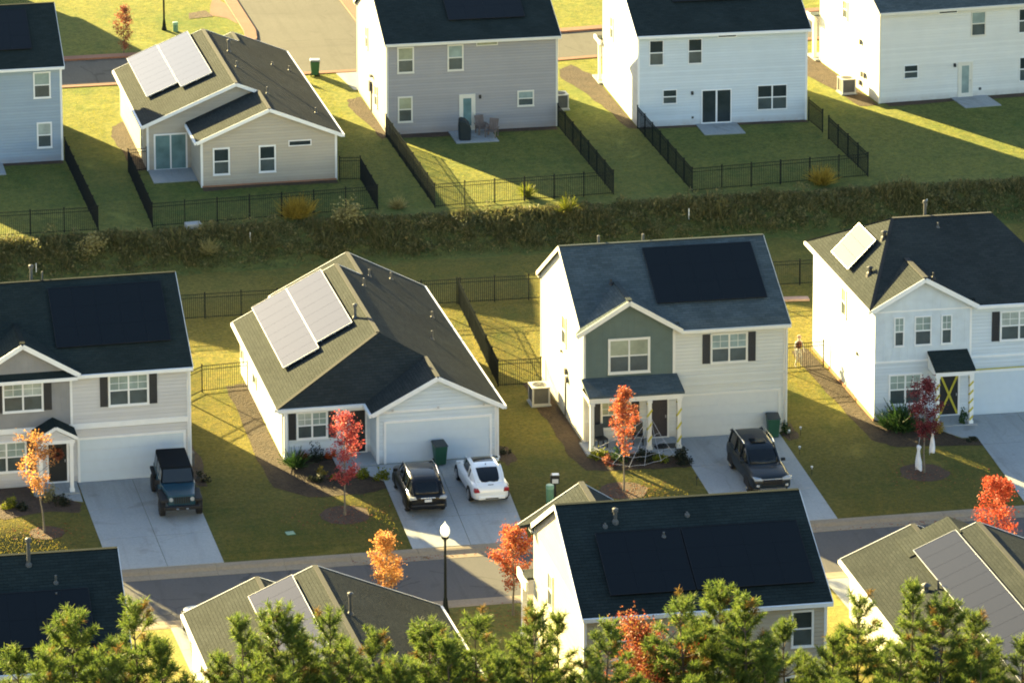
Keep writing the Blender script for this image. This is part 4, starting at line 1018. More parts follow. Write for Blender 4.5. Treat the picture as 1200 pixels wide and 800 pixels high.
def pine_variant(seed, H=11., thin=1.):
    rng = np.random.default_rng(seed); rr = random.Random(seed)
    t = thing('pine_tree', 'x', 'pine tree', (0, 0, 0), 0, 'pines along the near edge')
    m = MB(); k = 12; wob = [Vector((rr.uniform(-.05, .05), rr.uniform(-.05, .05), 0)) for _ in range(k + 1)]
    tp = [Vector((0, 0, H * i / k)) + wob[i] * (i / k) for i in range(k + 1)]
    m.tube(tp, [.115 * (1 - .92 * i / k) for i in range(k + 1)], 8)
    P0 = []; D = []
    def tuft(c, d, n=64, rad=.19):
        c = np.array(c); d = np.array(d)
        s = rng.uniform(-.16, .10, n)[:, None]; base = c + d * s
        v = rng.normal(size=(n, 3)); v /= np.linalg.norm(v, axis=1)[:, None]
        dd = v * .95 + d * .5 + np.array([0, 0, .25]); dd /= np.linalg.norm(dd, axis=1)[:, None]
        P0.append(base); D.append(dd)
    z = H * .34
    while z < H - .25:
        dep = H - z; L = min(1.5, .30 * dep + .36) * thin; nb = 5 if dep < 1.2 else 6; a0 = rr.uniform(0, 6.28)
        i = min(k - 1, int(z / H * k)); p = tp[i].lerp(tp[i + 1], z / H * k - i)
        for b in range(nb):
            if rr.random() < .15: continue
            a = a0 + 2 * math.pi * b / nb + rr.uniform(-.3, .3); l = L * rr.uniform(.65, 1.12)
            el = .75 if dep < 1.5 else .42 - .04 * dep
            pts = []; d = Vector((math.cos(a) * math.cos(el), math.sin(a) * math.cos(el), math.sin(el)))
            for s in range(5):
                f = s / 4; pts.append(p + d * l * f + Vector((0, 0, .28 * l * f * f)))
            m.tube(pts, [.026 * (1 - .7 * s / 4) * (.6 + .12 * dep) ** .5 for s in range(5)], 4)
            n = max(2, int(l / .27))
            for s in range(n):
                f = .35 + .65 * (s + 1) / n if dep > 1 else (s + 1) / n
                q = p + d * l * f + Vector((0, 0, .28 * l * f * f)); dd = (d + Vector((0, 0, .55 * f))).normalized()
                tuft(q, dd)
                if l > .6 and s < n - 1:
                    for sg in (-1, 1):
                        if rr.random() < .95:
                            sd = (d + Vector((-d.y, d.x, 0)) * sg * 1.0 + Vector((0, 0, .45))).normalized()
                            e = q + sd * .30 * rr.uniform(.7, 1.3); m.tube([q, e], [.011, .006], 4); tuft(e, sd)
        z += rr.uniform(.40, .62) * (1 if dep > 1.5 else .8)
    for s in range(4): tuft(tp[-1] - Vector((0, 0, .16 * s)), Vector((0, 0, 1)), 34)
    m.build('trunk', bark_pine, t)
    P0 = np.concatenate(P0); D = np.concatenate(D); n = len(P0)
    V, F = strips(P0, D, rng.uniform(.13, .25, n), rng.uniform(.020, .034, n), rng)
    o = from_arrays('crown', V, F, pine_m, t); o.data.materials.append(pine_brown)
    br = np.repeat(rng.random(len(P0) // 64 + 1) < .05, 64)[:n]; o.data.polygons.foreach_set('material_index', br.astype(np.int32))
    return t
PV = [pine_variant(s, 11., th) for s, th in ((21, 1.), (22, .85), (23, 1.1), (24, .72), (25, 1.0), (26, .9))]
PINES = [(-26.66,-39.00,10.7,1,'bottom left corner pine beside the dark roof'),(-25.67,-41.00,11.5,5,'low dark pine behind the bottom left corner pine'),
 (-24.84,-39.50,12.25,2,'full round pine before the left black roof'),(-22.93,-40.00,12.7,0,'tallest pine at the right end of the left black roof'),
 (-22.0,-41.50,11.6,3,'thin pine just right of the tallest left pine'),(-20.04,-40.50,10.6,5,'small pine before the sunlit grass strip'),
 (-19.03,-41.00,12.1,3,'thin pine at the eave of the blue-arrayed ranch'),(-18.01,-39.50,12.0,2,'broad pine hiding the lower end of the blue-grey array'),
 (-17.19,-40.50,11.7,1,'pine right of the broad one under the blue-grey array'),(-15.93,-39.00,11.25,4,'pine below the flue of the brown ranch roof'),
 (-15.46,-42.00,11.3,5,'pine tucked in front of the brown ranch ridge'),(-14.39,-40.00,10.9,0,'pine under the right slope of the brown ranch roof'),
 (-12.40,-39.50,11.05,2,'pine at the right corner of the brown ranch roof'),(-11.78,-41.00,11.1,1,'pine left of the street lamp foot'),
 (-10.60,-39.00,10.95,4,'twin-topped pine below the street lamp'),(-10.37,-42.00,10.7,3,'thin pine in the gap below the street lamp'),
 (-8.69,-39.50,11.2,0,'dark pine before the pale yellow wall\'s left edge'),(-7.14,-39.00,10.55,3,'open thin pine seen against the pale yellow wall'),
 (-6.04,-40.50,10.9,5,'dense pine at the near corner of the pale yellow house'),(-3.0,-40.00,11.25,4,'pine just behind the mottled red tree'),
 (-1.75,-39.00,11.35,2,'largest bright pine right of the mottled red tree'),(-1.2,-41.00,11.5,0,'pine pressed against the largest bright pine'),
 (0.95,-39.50,10.05,1,'short pine left of the rear double-hung window'),(1.9,-41.00,9.9,5,'short dark pine under the rear double-hung window'),
 (3.22,-39.50,10.85,4,'bushy pine right of the rear double-hung window'),(5.35,-39.00,10.8,3,'sparse sunlit pine at the olive roof eave'),
 (5.95,-40.50,10.75,2,'pine before the olive roof vent'),(7.92,-39.50,9.7,0,'browning pine under the long grey array'),
 (9.0,-40.50,9.3,1,'pine at the bottom right corner'),(-23.91,-42.50,11.7,4,'front pine between the two left pines'),
 (-21.2,-42.00,10.6,1,'front pine low beside the sunlit grass strip'),(-13.73,-42.00,10.9,2,'front pine under the brown ranch eave'),
 (-7.5,-42.50,10.2,4,'low front pine before the pale yellow wall'),(-0.84,-42.50,10.1,3,'low front pine before the largest bright pine'),
 (3.9,-42.50,10.0,5,'low front pine before the bushy pine'),(-17.6,-42.6,10.6,0,'low front pine under the broad pine'),(6.9,-42.4,9.6,4,'low front pine before the browning pine'),
 (-3.6,-42.6,9.6,1,'low front pine below the mottled red tree'),(1.4,-43,9.2,2,'lowest pine under the rear window'),(9.9,-42.8,8.6,2,'low front pine in the bottom right corner'),(-26.2,-43.0,10.2,4,'low front pine in the bottom left corner')]
used = set()
for i, (x, y, top, v, lab) in enumerate(PINES):
    o = PV[v] if v not in used else copy_tree(PV[v]); used.add(v)
    o['label'] = lab; s = top / 11.; o.location = (x, y, 0); o.scale = (s * random.uniform(.95, 1.12), s * random.uniform(.95, 1.12), s); o.rotation_euler = (R(random.uniform(-2, 2)), R(random.uniform(-2, 2)), random.uniform(0, 6.28))

def shrub(label, x, y, r, h, mat, n=420, leaf=.07, z=None, name='shrub', cat='shrub', spiky=False, group=None, seed=None):
    rng = np.random.default_rng(seed or int(abs(x * 131 + y * 17)) + 1)
    o = Vector((x, y, gz(x, y) if z is None else z))
    if spiky:
        nn = n; a = rng.uniform(0, 6.283, nn); e = rng.uniform(.25, 1.35, nn)
        D = np.stack([np.cos(a) * np.cos(e), np.sin(a) * np.cos(e), np.sin(e)], 1); P = rng.normal(size=(nn, 3)) * r * .25; P[:, 2] = abs(P[:, 2]) * .3
        V, F = strips(P, D, rng.uniform(.5, 1., nn) * h, np.full(nn, leaf), rng)
    else:
        k = max(6, n // 40); cc = rng.normal(size=(k, 3)); cc /= np.linalg.norm(cc, axis=1)[:, None]; cc *= rng.uniform(.35, .85, k)[:, None]
        C = np.repeat(cc, n // k, 0) + rng.normal(size=(k * (n // k), 3)) * .2
        C[:, 2] = np.abs(C[:, 2]); C *= np.array([r, r, h])
        V, F = quads(C, leaf, rng)
    ob = from_arrays(name, V, F, mat); ob.location = o
    return tag(ob, label, cat, group)
shrub('lime yellow shrub in the bed left of the wreath door', -23.3, .75, .42, .5, shrub_lime)
shrub('grey-green twiggy shrub by the wreath door path', -20.95, .55, .45, .55, shrub_dark)
shrub('small pale shrub in the bed beside the wreath door', -22.7, .35, .35, .35, shrub_dark)
shrub('brown feathery shrub beneath the pale orange tree', -21.3, 1.25, .5, .7, shrub_pale, 300)
shrub('spiky green yucca at the white house corner', -9.55, 3.2, .5, 1.0, shrub_green, 190, .06, spiky=True)
shrub('round dark green shrub under the paired window', -8.45, 3.75, .42, .95, shrub_dark)
shrub('first lime shrub along the path to the recessed door', -6.75, 1.35, .38, .48, shrub_lime)
shrub('second lime shrub nearest the black car', -5.95, 1.0, .42, .5, shrub_lime)
shrub('low dark shrub in the mulch before the paired window', -8.9, 1.2, .45, .32, shrub_dark); shrub('tiny orange-tipped plant in the mulch', -8.6, 2.1, .3, .3, shrub_gold, 160); shrub('tiny yellow-green plant in the mulch', -8.1, 1.3, .28, .3, shrub_lime, 160)
for i, (x, lab) in enumerate([(-9.25, 'first orange-red mum from the yucca'), (-8.95, 'second orange-red mum from the yucca'), (-7.95, 'orange-red mum right of the dark green shrub'), (-7.6, 'orange-red mum nearest the recessed door')]):
    shrub(lab, x, 3.95, .22, .42, red_flower, 240, .05, name='mum_plant', cat='flower', group='orange-red mums below the window')
shrub('yellow grassy shrub at the porch corner', 4.55, 1.75, .55, .62, shrub_lime, 520); shrub('dark green shrub under the red-orange tree', 5.35, 1.35, .5, .7, shrub_green); shrub('dark shrub right of the web\'s centre', 6.6, 1.1, .6, .55, shrub_dark, 500)
shrub('lime shrub at the right end of the web', 7.25, .75, .42, .4, shrub_lime); shrub('round dark shrub beside the drive', 8.15, .75, .42, .6, shrub_dark); shrub('low dark ground shrub at the drive corner', 8.3, .35, .5, .3, shrub_dark); shrub('red-tinged shrub on the left of the web', 4.7, .75, .45, .5, leaf_dusty, 200)
shrub('large dark green shrub under the lower paired window', 19.75, 2.9, .95, 1.25, shrub_green, 1300, .09, spiky=False); shrub('spiky dark leaves crowning the large shrub', 19.6, 2.6, .7, 1.5, shrub_green, 200, .07, spiky=True); shrub('small spiky shrub left of the large one', 19.0, 3.1, .4, .9, shrub_green, 120, .06, spiky=True)
shrub('mustard yellow round shrub by the taped door', 21.05, 2.1, .42, .62, shrub_gold, 600); shrub('dark potted evergreen right of the taped door', 22.65, 2.72, .2, .7, shrub_green, 260, z=.1); shrub('tiny shrub at the end of the taped door path', 22.3, .7, .25, .25, shrub_dark, 160)
shrub('golden bushy shrub on the berm edge below the tan yard', -1.15, 34.4, .95, 1.5, shrub_pale, 1100, .11); shrub('tall golden reeds against the tan yard fence', -3.7, 35.7, 1.2, 1.3, shrub_gold, 700, .05, spiky=True); shrub('dry yellow grass clump at the white yard fence corner', 26.3, 36.0, .7, 1.2, shrub_gold, 420, .05, spiky=True)
shrub('pale shrub at the left end of the berm', -15.4, 33.4, .9, 1.0, shrub_pale, 600, .1); shrub('dry tuft just right of the tan yard fence', 2.0, 36.2, .5, .7, shrub_pale, 260, .04, spiky=True); shrub('yellow weed below the grill yard fence', 11.2, 34.2, .4, 1.1, shrub_lime, 160, .06, spiky=True); shrub('yellow weed inside the grill yard fence', 9.5, 36.9, .3, .9, shrub_lime, 140, .06, spiky=True)
shrub('brown weed in the berm before the white stake', -9.2, 32.8, .5, 1.0, shrub_pale, 180, .05, spiky=True)
shrub('dark shrub by the white garage corner', .35, 2.9, .3, .5, shrub_dark, 200); shrub('dark twiggy shrub beside the boxy off-roader', -14.1, 2.2, .35, .6, shrub_dark, 220); shrub('green weed behind the cream garage bin', 14.05, 3.3, .35, .8, shrub_green, 260)
# the overgrown berm between the rows
def weeds():
    rng = np.random.default_rng(77); n = 15000
    x = rng.uniform(-34, 56, n); y = 31.7 + rng.beta(1.7, 1.15, n) * 3.2
    clump = (np.sin(x * 1.7) + np.sin(x * .61 + 2) + np.sin(y * 2.3 + x) + np.sin(x * 3.9 + y * 1.3)) * .2 + (y - 33.4) * .16
    Z = np.array([gz(a, b) for a, b in zip(x, y)])
    C = np.repeat(np.stack([x, y, Z], 1), 6, 0); m = len(C); C[:, :2] += rng.normal(size=(m, 2)) * .12
    a = rng.uniform(0, 6.283, m); e = rng.uniform(.6, 1.5, m)
    D = np.stack([np.cos(a) * np.cos(e), np.sin(a) * np.cos(e), np.sin(e)], 1)
    edge = np.clip(np.minimum(y - 31.6, 35.0 - y) / .9, .25, 1.)
    hh = np.repeat(np.clip(.30 + clump * .62, .10, .8) * edge * np.where(rng.random(n) < .05, 1.7, 1.), 6) * rng.uniform(.4, 1.15, m)
    V, F = strips(C, D, hh, rng.uniform(.03, .075, m), rng)
    k = 22000; i = rng.integers(0, n, k); L = np.stack([x[i], y[i], Z[i] + rng.uniform(.05, 1., k) * np.clip(.26 + clump[i] * .55, .1, .7) * edge[i]], 1) + rng.normal(size=(k, 3)) * np.array([.16, .16, .03])
    V2, F2 = quads(L, .12, rng)
    C3 = []                                        # low bushes and seedlings standing out of the weeds
    for _ in range(110):
        bx, by = rng.uniform(-30, 50), rng.uniform(32.2, 34.9); r = rng.uniform(.2, .6); q = rng.normal(size=(int(170 * r + 40), 3)); q /= np.linalg.norm(q, axis=1)[:, None]
        C3.append(np.array([bx, by, gz(bx, by) + r * .35]) + q * np.array([r, r, r * rng.uniform(.7, 1.4)]) * rng.uniform(.5, 1., (len(q), 1)))
    V3, F3 = quads(np.concatenate(C3), .10, rng)
    o = from_arrays('berm_weeds', np.concatenate([V, V2, V3]), np.concatenate([F, F2 + len(V), F3 + len(V) + len(V2)]), weeds_m)
    tag(o, 'overgrown dark weeds covering the bank between the two rows of houses', 'weeds', kind='stuff')
weeds()
def litter():
    rng = np.random.default_rng(31); C = []
    for x, y, r, n in ((-21.9, -2.7, 1.6, 160), (-8.4, -3.1, 1.9, 320), (4.7, -2.6, 1.7, 260), (18.8, -2.9, 1.8, 220), (-8.6, -15.2, 1.9, 240), (-3.2, -15.3, 1.8, 240), (-6.5, -8.1, 2.6, 140), (6, -8.1, 4., 120), (17, -8.15, 3.5, 120)):
        p = rng.normal(size=(n, 3)) * np.array([r * .6, r * .5 if y > -7.5 or y < -14 else .12, 0]) + np.array([x, y, .03 if y > -7.5 or y < -14 else -.09]); C.append(p)
    C = np.concatenate(C); V, F = quads(C, .075, rng); V[:, 2] = np.repeat(C[:, 2], 4) + (V[:, 2] - np.repeat(C[:, 2], 4)) * .25
    tag(from_arrays('fallen_leaves', V, F, leaf_mix), 'scattered fallen leaves under the young trees and along the kerb', 'leaves', kind='stuff')
litter()
def lawn_blades():
    rng = np.random.default_rng(5); n = 520000
    x = rng.uniform(-27, 50, n); y = rng.uniform(-7.2, 30.5, n); k = rng.random(n) < .4; y[k] = rng.uniform(36, 64, k.sum()); k2 = rng.random(n) < .10; y[k2] = rng.uniform(-36, -13.9, k2.sum()); k3 = (~k2) & (rng.random(n) < .10); y[k3] = rng.uniform(71.2, 88, k3.sum()); x[k3] = rng.uniform(-16, 50, k3.sum()); k = (k | k3) & ~k2
    Z = np.where(k, ZB, 0.)
    a = rng.uniform(0, 6.283, n); e = rng.uniform(.9, 1.5, n); D = np.stack([np.cos(a) * np.cos(e), np.sin(a) * np.cos(e), np.sin(e)], 1)
    ok = np.ones(n, bool)
    for x0, x1, y0, y1 in ((-20.2, -14.3, -8, 4), (-6.4, 0, -8, 3), (8, 14, -8, 4), (21.8, 28.5, -8, 4), (-25, -14.5, 3, 12.3), (-10, 0, 2.7, 20), (4.2, 14.2, 3.5, 12.5), (18.6, 28.6, 3.9, 14.3), (3.6, 9, 59, 64), (-11, 0, 42, 60), (-26, -15, 48, 58), (4, 15, 47, 60), (19, 30, 46, 60), (34, 45, 48, 62), (-21, -7, 27, 36), (7, 9, -1, 3), (20.5, 23, -.2, 4), (-22.5, -19.5, .3, 3.2), (-32, -21.5, -29, -19), (-18, -7, -36, -13.6), (-4, 6.5, -28, -18), (10, 20, -36, -13.6), (-12.1, -10.7, 45.6, 56), (2.5, 4.2, 49.3, 60), (16.9, 19.4, 48.6, 63), (32.2, 35, 50.3, 63.5), (-11.15, -9.9, -.6, 14.4), (-9.9, -5.7, -.6, 4.3), (3.3, 4.3, .2, 12.2), (4.2, 8.6, 0, 2), (17.7, 18.7, .8, 14.2), (18.6, 22.8, .3, 4), (-24.6, -20, -.6, 3), (17.8, 19.8, -3.7, -1.8), (-9.4, -7.4, -3.9, -2), (3.7, 5.6, -3.3, -1.5), (-22.6, -21.2, -3.3, -1.9), (-1.2, 8.5, 70, 90), (-18.1, -12, -18, -13), (10.3, 16, -18, -13), (-8, -5.7, .6, 3), (-11, -8, 43.2, 46)):
        ok &= ~((x > x0) & (x < x1) & (y > y0) & (y < y1))
    P = np.stack([x, y, Z], 1)[ok]; m = len(P)
    V, F = strips(P, D[ok], rng.uniform(.03, .065, m), rng.uniform(.013, .024, m), rng)
    tag(from_arrays('lawn_grass', V, F, blade_m), 'short grass tufts standing up from the lawns', 'grass', kind='stuff')
lawn_blades()

# ------------------------------------------------------------------ vehicles (local +y is forward, origin on the ground under the rear bumper)
def loft(st, mats, top_m, side_m, name, parent, sub=1, closed=True, bottom=True):
    """st: list of (y, [(x,z) half ring from low to the centre line]); material index per face by segment"""
    m = MB(); rings = []
    for y, h in st:
        full = [(x, z) for x, z in h] + [(-x, z) for x, z in h[::-1] if abs(x) > 1e-6]
        rings.append(m.vs([(x, y, z) for x, z in full]))
    n = len(rings[0]); k = len(st[0][1])
    for i, (a, b) in enumerate(zip(rings, rings[1:])):
        for j in range(n if closed else n - 1):
            f = m.bm.faces.new([a[j], a[(j + 1) % n], b[(j + 1) % n], b[j]])
            seg = j if j < k - 1 else (n - 2 - j if j < n - 1 else -1)
            f.material_index = (side_m(i, seg) if seg < k - 2 else top_m(i))
    m.bm.faces.new(rings[0][::-1]); m.bm.faces.new(rings[-1])
    return m.build(name, mats, parent, smooth=True, sub=sub)
def wheel(P, x, y, r, w, rim_r, rim_m, spokes=5):
    s = 1 if x > 0 else -1; m = MB()
    prof = [(r * .80, -w / 2), (r * .97, -w / 2 + .02), (r, -w * .25), (r, w * .25), (r * .97, w / 2 - .02), (r * .80, w / 2)]
    n = 24; rings = [m.vs([(x + o, y + a * math.cos(2 * math.pi * k / n), r + a * math.sin(2 * math.pi * k / n)) for k in range(n)]) for a, o in prof]
    for r0, r1 in zip(rings, rings[1:]):
        for k in range(n): m.bm.faces.new([r0[k], r0[(k + 1) % n], r1[(k + 1) % n], r1[k]])
    m.bm.faces.new(rings[0][::-1]); m.bm.faces.new(rings[-1])
    t = m.build('tyre', plastic_blk, P, smooth=False)
    m = MB(); xo = x + s * (w / 2 + .004)
    n = 20
    def ringpts(a, o): return [(xo + o * s, y + a * math.cos(2 * math.pi * k / n), r + a * math.sin(2 * math.pi * k / n)) for k in range(n)]
    a = m.vs(ringpts(rim_r, 0)); b = m.vs(ringpts(rim_r * .88, .012)); c = m.vs(ringpts(rim_r * .84, -.02))
    for r0, r1 in ((a, b), (b, c)):
        for k in range(n): m.bm.faces.new([r0[k], r0[(k + 1) % n], r1[(k + 1) % n], r1[k]])
    for k in range(spokes):
        t2 = 2 * math.pi * k / spokes + .3; dy, dz = math.cos(t2), math.sin(t2)
        m.beam((xo + s * .006, y + dy * .03, r + dz * .03), (xo + s * .006, y + dy * rim_r * .88, r + dz * rim_r * .88), .02, rim_r * .26, (0, -dz, dy))
    m.prism([(y + .06 * math.cos(2 * math.pi * k / 10), r + .06 * math.sin(2 * math.pi * k / 10)) for k in range(10)], 'u', xo - .005, xo + .018)
    m.build('rim', rim_m, t)
def arch(P, x, y, r, mat=None):
    s = 1 if x > 0 else -1; m = MB(); n = 16; rz = .33
    pts = [(y + r * math.cos(math.pi * k / n), rz + r * math.sin(math.pi * k / n)) for k in range(n + 1)] + [(y - r, .26), (y + r, .26)]
    m.prism(pts, 'u', x - s * .25, x + s * .006); m.build('wheel_arch', mat or plastic_blk, P)
def ring_body(w, zb, zs, zt): return [(0, zb), (w * .86, zb), (w * .985, zb + .10), (w, (zb + zs) / 2), (w, zs), (w * .93, zt - .02), (w * .62, zt + .012), (0, zt + .03)]
def ring_cab(wb, zb, wr, zr):
    f = lambda t: (wb + (wr - wb) * t, zb + (zr - .03 - zb) * t)
    return [(wb, zb - .06), f(.0), f(.5), (wr, zr - .03), (wr * .86, zr), (0, zr + .02)]
def car(name, label, cat, loc, rz, paint, body, cab, axles, r, track, opts):
    P = thing(name, label, cat, (loc[0], loc[1], gz(*loc) + .022), rz, 'cars parked on the drives')
    b = loft([(y, ring_body(w, zb, zs, zt)) for y, w, zb, zs, zt in body], [paint], lambda i: 0, lambda i, s: 0, 'body', P, sub=2)
    glass_i = opts.get('glass', []); top_glass = opts.get('top_glass', [])
    loft([(y, ring_cab(*c)) for y, *c in cab], [paint, car_glass], lambda i: 1 if i in top_glass else 0, lambda i, s: 1 if (s in (1, 2) and i in glass_i) or (i in opts.get('end_glass', []) and s >= 1) else 0, 'cabin', P, sub=1)
    for i in opts.get('pillars', []):
        y, wb, zb, wr, zr = cab[i]
        for s in (-1, 1): MB().beam((s * (wb + .004), y, zb), (s * (wr + .006), y, zr - .02), .07, .03, (0, 1, 0)).build('pillar', paint, P)
    for (i, j) in opts.get('edges', []):
        y0, wb0, zb0, wr0, zr0 = cab[i]; y1, wb1, zb1, wr1, zr1 = cab[j]
        for s in (-1, 1): MB().beam((s * wr0, y0, zr0 - .02), (s * wr1, y1, zr1 - .02), .07, .05).build('roof_edge', paint, P)
    for y in axles:
        for s in (-1, 1):
            w = max(bb[1] for bb in body)
            arch(P, s * w * 1.0, y, r + .06, opts.get('arch')); wheel(P, s * (track / 2), y, r, .22, r * .66, opts.get('rim', steel))
    for s in (-1, 1):
        y, z, w = opts['mirror']; MB().box((s * w, y - .05, z), (s * (w + .20), y + .05, z + .14)).build('mirror', opts.get('mirror_m', paint), P, bevel=.02)
    return P
# white beetle-shaped car, rear to the camera
body = [(0, .58, .36, .56, .70), (.08, .76, .28, .60, .84), (.35, .87, .22, .68, 1.0), (.95, .905, .20, .74, 1.02), (1.6, .885, .20, .72, .96), (2.4, .885, .20, .72, .94), (3.15, .905, .20, .72, .93), (3.7, .88, .22, .68, .84), (4.08, .78, .25, .60, .69), (4.26, .58, .34, .52, .57)]
cab = [(.30, .72, .90, .62, .95), (.74, .79, .95, .66, 1.25), (1.24, .80, .96, .67, 1.44), (1.38, .80, .96, .665, 1.465), (1.62, .755, .95, .63, 1.475), (2.20, .76, .94, .64, 1.49), (2.62, .745, .93, .60, 1.42), (3.22, .68, .91, .58, .94)]
wb_car = car('parked_car', 'rounded white compact car parked rear-out beside the black car', 'car', (-1.68, -3.2), 0, paint_white, body, cab, (.84, 3.38), .33, 1.60,
    dict(glass=[2, 3, 4, 5], top_glass=[0, 1, 4, 5, 6], end_glass=[6], pillars=[3], edges=[(0, 1), (1, 2), (6, 7)], mirror=(2.95, .96, .80)))
P = wb_car
for s in (-1, 1):
    MB().prism([(s * .52, .66), (s * .80, .66), (s * .80, .86), (s * .60, .84)], 'v', .02, .20).build('tail_light', lamp_red, P, bevel=.03)
MB().box((-.62, -.03, .34), (.62, .1, .50)).build('bumper', paint_white, P, bevel=.04); MB().box((-.30, -.045, .37), (.30, -.03, .42)).build('bumper_vent', plastic_blk, P)
MB().box((-.13, .21, .93), (.13, .26, .955)).build('boot_handle', plastic_blk, P, bevel=.01); MB().tube([(0, 1.36, 1.46), (0, 1.30, 1.54)], .018, 6).build('aerial', plastic_blk, P)
for s in (-1, 1): MB().tube([(s * .88, .45, .80), (s * .9, 1.5, .74), (s * .9, 2.9, .74)], .012, 4).build('trim_line', chrome, P)
# black crossover, rear to the camera
body = [(0, .70, .42, .70, .86), (.10, .86, .32, .78, 1.0), (.5, .92, .25, .84, 1.06), (1.3, .935, .24, .86, 1.05), (2.4, .93, .24, .86, 1.02), (3.3, .935, .24, .84, 1.0), (3.9, .92, .26, .80, .94), (4.4, .86, .28, .72, .84), (4.66, .70, .36, .62, .70)]
cab = [(.12, .72, 1.0, .62, 1.02), (.55, .80, 1.04, .64, 1.50), (.85, .82, 1.04, .66, 1.62), (1.75, .84, 1.03, .68, 1.67), (1.85, .84, 1.03, .68, 1.67), (2.7, .83, 1.02, .66, 1.60), (3.05, .80, 1.0, .62, 1.40), (3.55, .76, .99, .66, 1.0)]
P = car('parked_car', 'glossy black crossover parked with its rear and licence plate to the street', 'car', (-4.78, -3.95), -1.5, paint_black, body, cab, (.92, 3.68), .35, 1.62,
    dict(glass=[1, 2, 3, 4, 5], top_glass=[0, 2, 5, 6], end_glass=[6], pillars=[2, 4], edges=[(0, 1), (5, 6), (6, 7)], mirror=(3.15, 1.02, .84)))
for s in (-1, 1):
    MB().prism([(s * .50, .86), (s * .84, .84), (s * .86, .97), (s * .56, .96)], 'v', -.03, .22).build('tail_light', lamp_clear, P, bevel=.02)
    MB().tube([(s * .66, .9, 1.67), (s * .69, 1.8, 1.74), (s * .67, 2.7, 1.66)], .018, 6).build('roof_rail', chrome, P); MB().tube([(s * .825, .55, 1.06), (s * .845, 1.8, 1.05), (s * .835, 2.75, 1.04)], .014, 4).build('window_trim', chrome, P)
MB().box((-.34, -.03, .90), (.34, .06, .935)).build('chrome_strip', chrome, P, bevel=.01); MB().box((-.16, -.035, .74), (.16, .04, .86)).build('licence_plate', plate_m, P)
MB().box((-.78, -.05, .42), (.78, .14, .62)).build('bumper', paint_black, P, bevel=.05)
# navy SUV, nose to the camera
body = [(0, .78, .45, .84, 1.02), (.10, .90, .36, .88, 1.10), (.6, .945, .32, .90, 1.12), (1.6, .95, .30, .90, 1.11), (2.9, .95, .30, .90, 1.10), (3.4, .95, .30, .90, 1.09), (3.7, .945, .31, .90, 1.09), (4.35, .93, .34, .86, 1.03), (4.66, .88, .38, .78, .95), (4.80, .76, .44, .68, .80)]
cab = [(.06, .82, 1.08, .74, 1.10), (.22, .84, 1.10, .70, 1.60), (.50, .86, 1.10, .70, 1.73), (1.40, .865, 1.10, .71, 1.77), (1.50, .865, 1.10, .71, 1.77), (2.40, .86, 1.10, .70, 1.75), (2.75, .85, 1.09, .66, 1.66), (3.46, .80, 1.08, .72, 1.10)]
P = car('parked_suv', 'dark navy SUV with roof rails facing the street on its own drive', 'car', (11.12, .25), 179, paint_blue, body, cab, (.98, 3.77), .38, 1.64,
    dict(glass=[1, 2, 3, 4, 5], top_glass=[6], end_glass=[6], pillars=[2, 4, 5], edges=[(1, 2), (6, 7)], mirror=(3.12, 1.10, .86), rim=chrome))
MB().box((-.36, 1.95, 1.775), (.36, 2.45, 1.79)).build('sunroof', car_glass, P)
for s in (-1, 1):
    MB().tube([(s * .70, .40, 1.74), (s * .715, .6, 1.83), (s * .72, 2.2, 1.84), (s * .70, 2.5, 1.77)], .022, 6).build('roof_rail', chrome, P)
    MB().prism([(s * .42, .84), (s * .84, .86), (s * .88, .98), (s * .50, .93)], 'v', 4.52, 4.82).build('headlight', lamp_clear, P, bevel=.02)
    MB().box((min(s * .60, s * .74), 4.70, .56), (max(s * .60, s * .74), 4.80, .66)).build('fog_light', lamp_clear, P, bevel=.02)
    MB().tube([(s * .87, 3.35, 1.10), (s * .80, 4.3, 1.045)], .012, 4).build('bonnet_edge', paint_blue, P)
m = MB()
for k in range(5): m.box((-.46, 4.80, .66 + .05 * k), (.46, 4.83, .685 + .05 * k))
m.build('grille', plastic_blk, P); MB().box((-.5, 4.79, .90), (.5, 4.835, .93)).build('grille_bar', chrome, P); MB().box((-.62, 4.66, .40), (.62, 4.86, .50)).build('bumper', pipe_m, P, bevel=.04)
MB().box((-.7, -.05, .5), (.7, .1, .72)).build('rear_bumper', plastic_blk, P, bevel=.04)
# white car half hidden by the near roof
body = [(0, .64, .40, .66, .86), (.12, .80, .30, .72, .96), (.8, .88, .22, .76, .98), (2.2, .89, .22, .76, .94), (3.4, .88, .22, .74, .90), (4.1, .80, .26, .66, .78), (4.45, .60, .34, .56, .64)]
cab = [(.5, .68, .95, .56, .98), (1.05, .74, .95, .58, 1.36), (2.0, .76, .94, .60, 1.44), (2.1, .76, .94, .60, 1.44), (2.7, .74, .92, .58, 1.36), (3.4, .70, .90, .56, .92)]
car('parked_car', 'white car peeking out left of the near brown roof', 'car', (-16.55, -12.95 - 4.6), 0, paint_white, body, cab, (.85, 3.5), .32, 1.56,
    dict(glass=[1, 2, 3], top_glass=[0, 4], end_glass=[4], pillars=[2], edges=[(0, 1), (4, 5)], mirror=(2.95, .93, .80), mirror_m=plastic_blk))
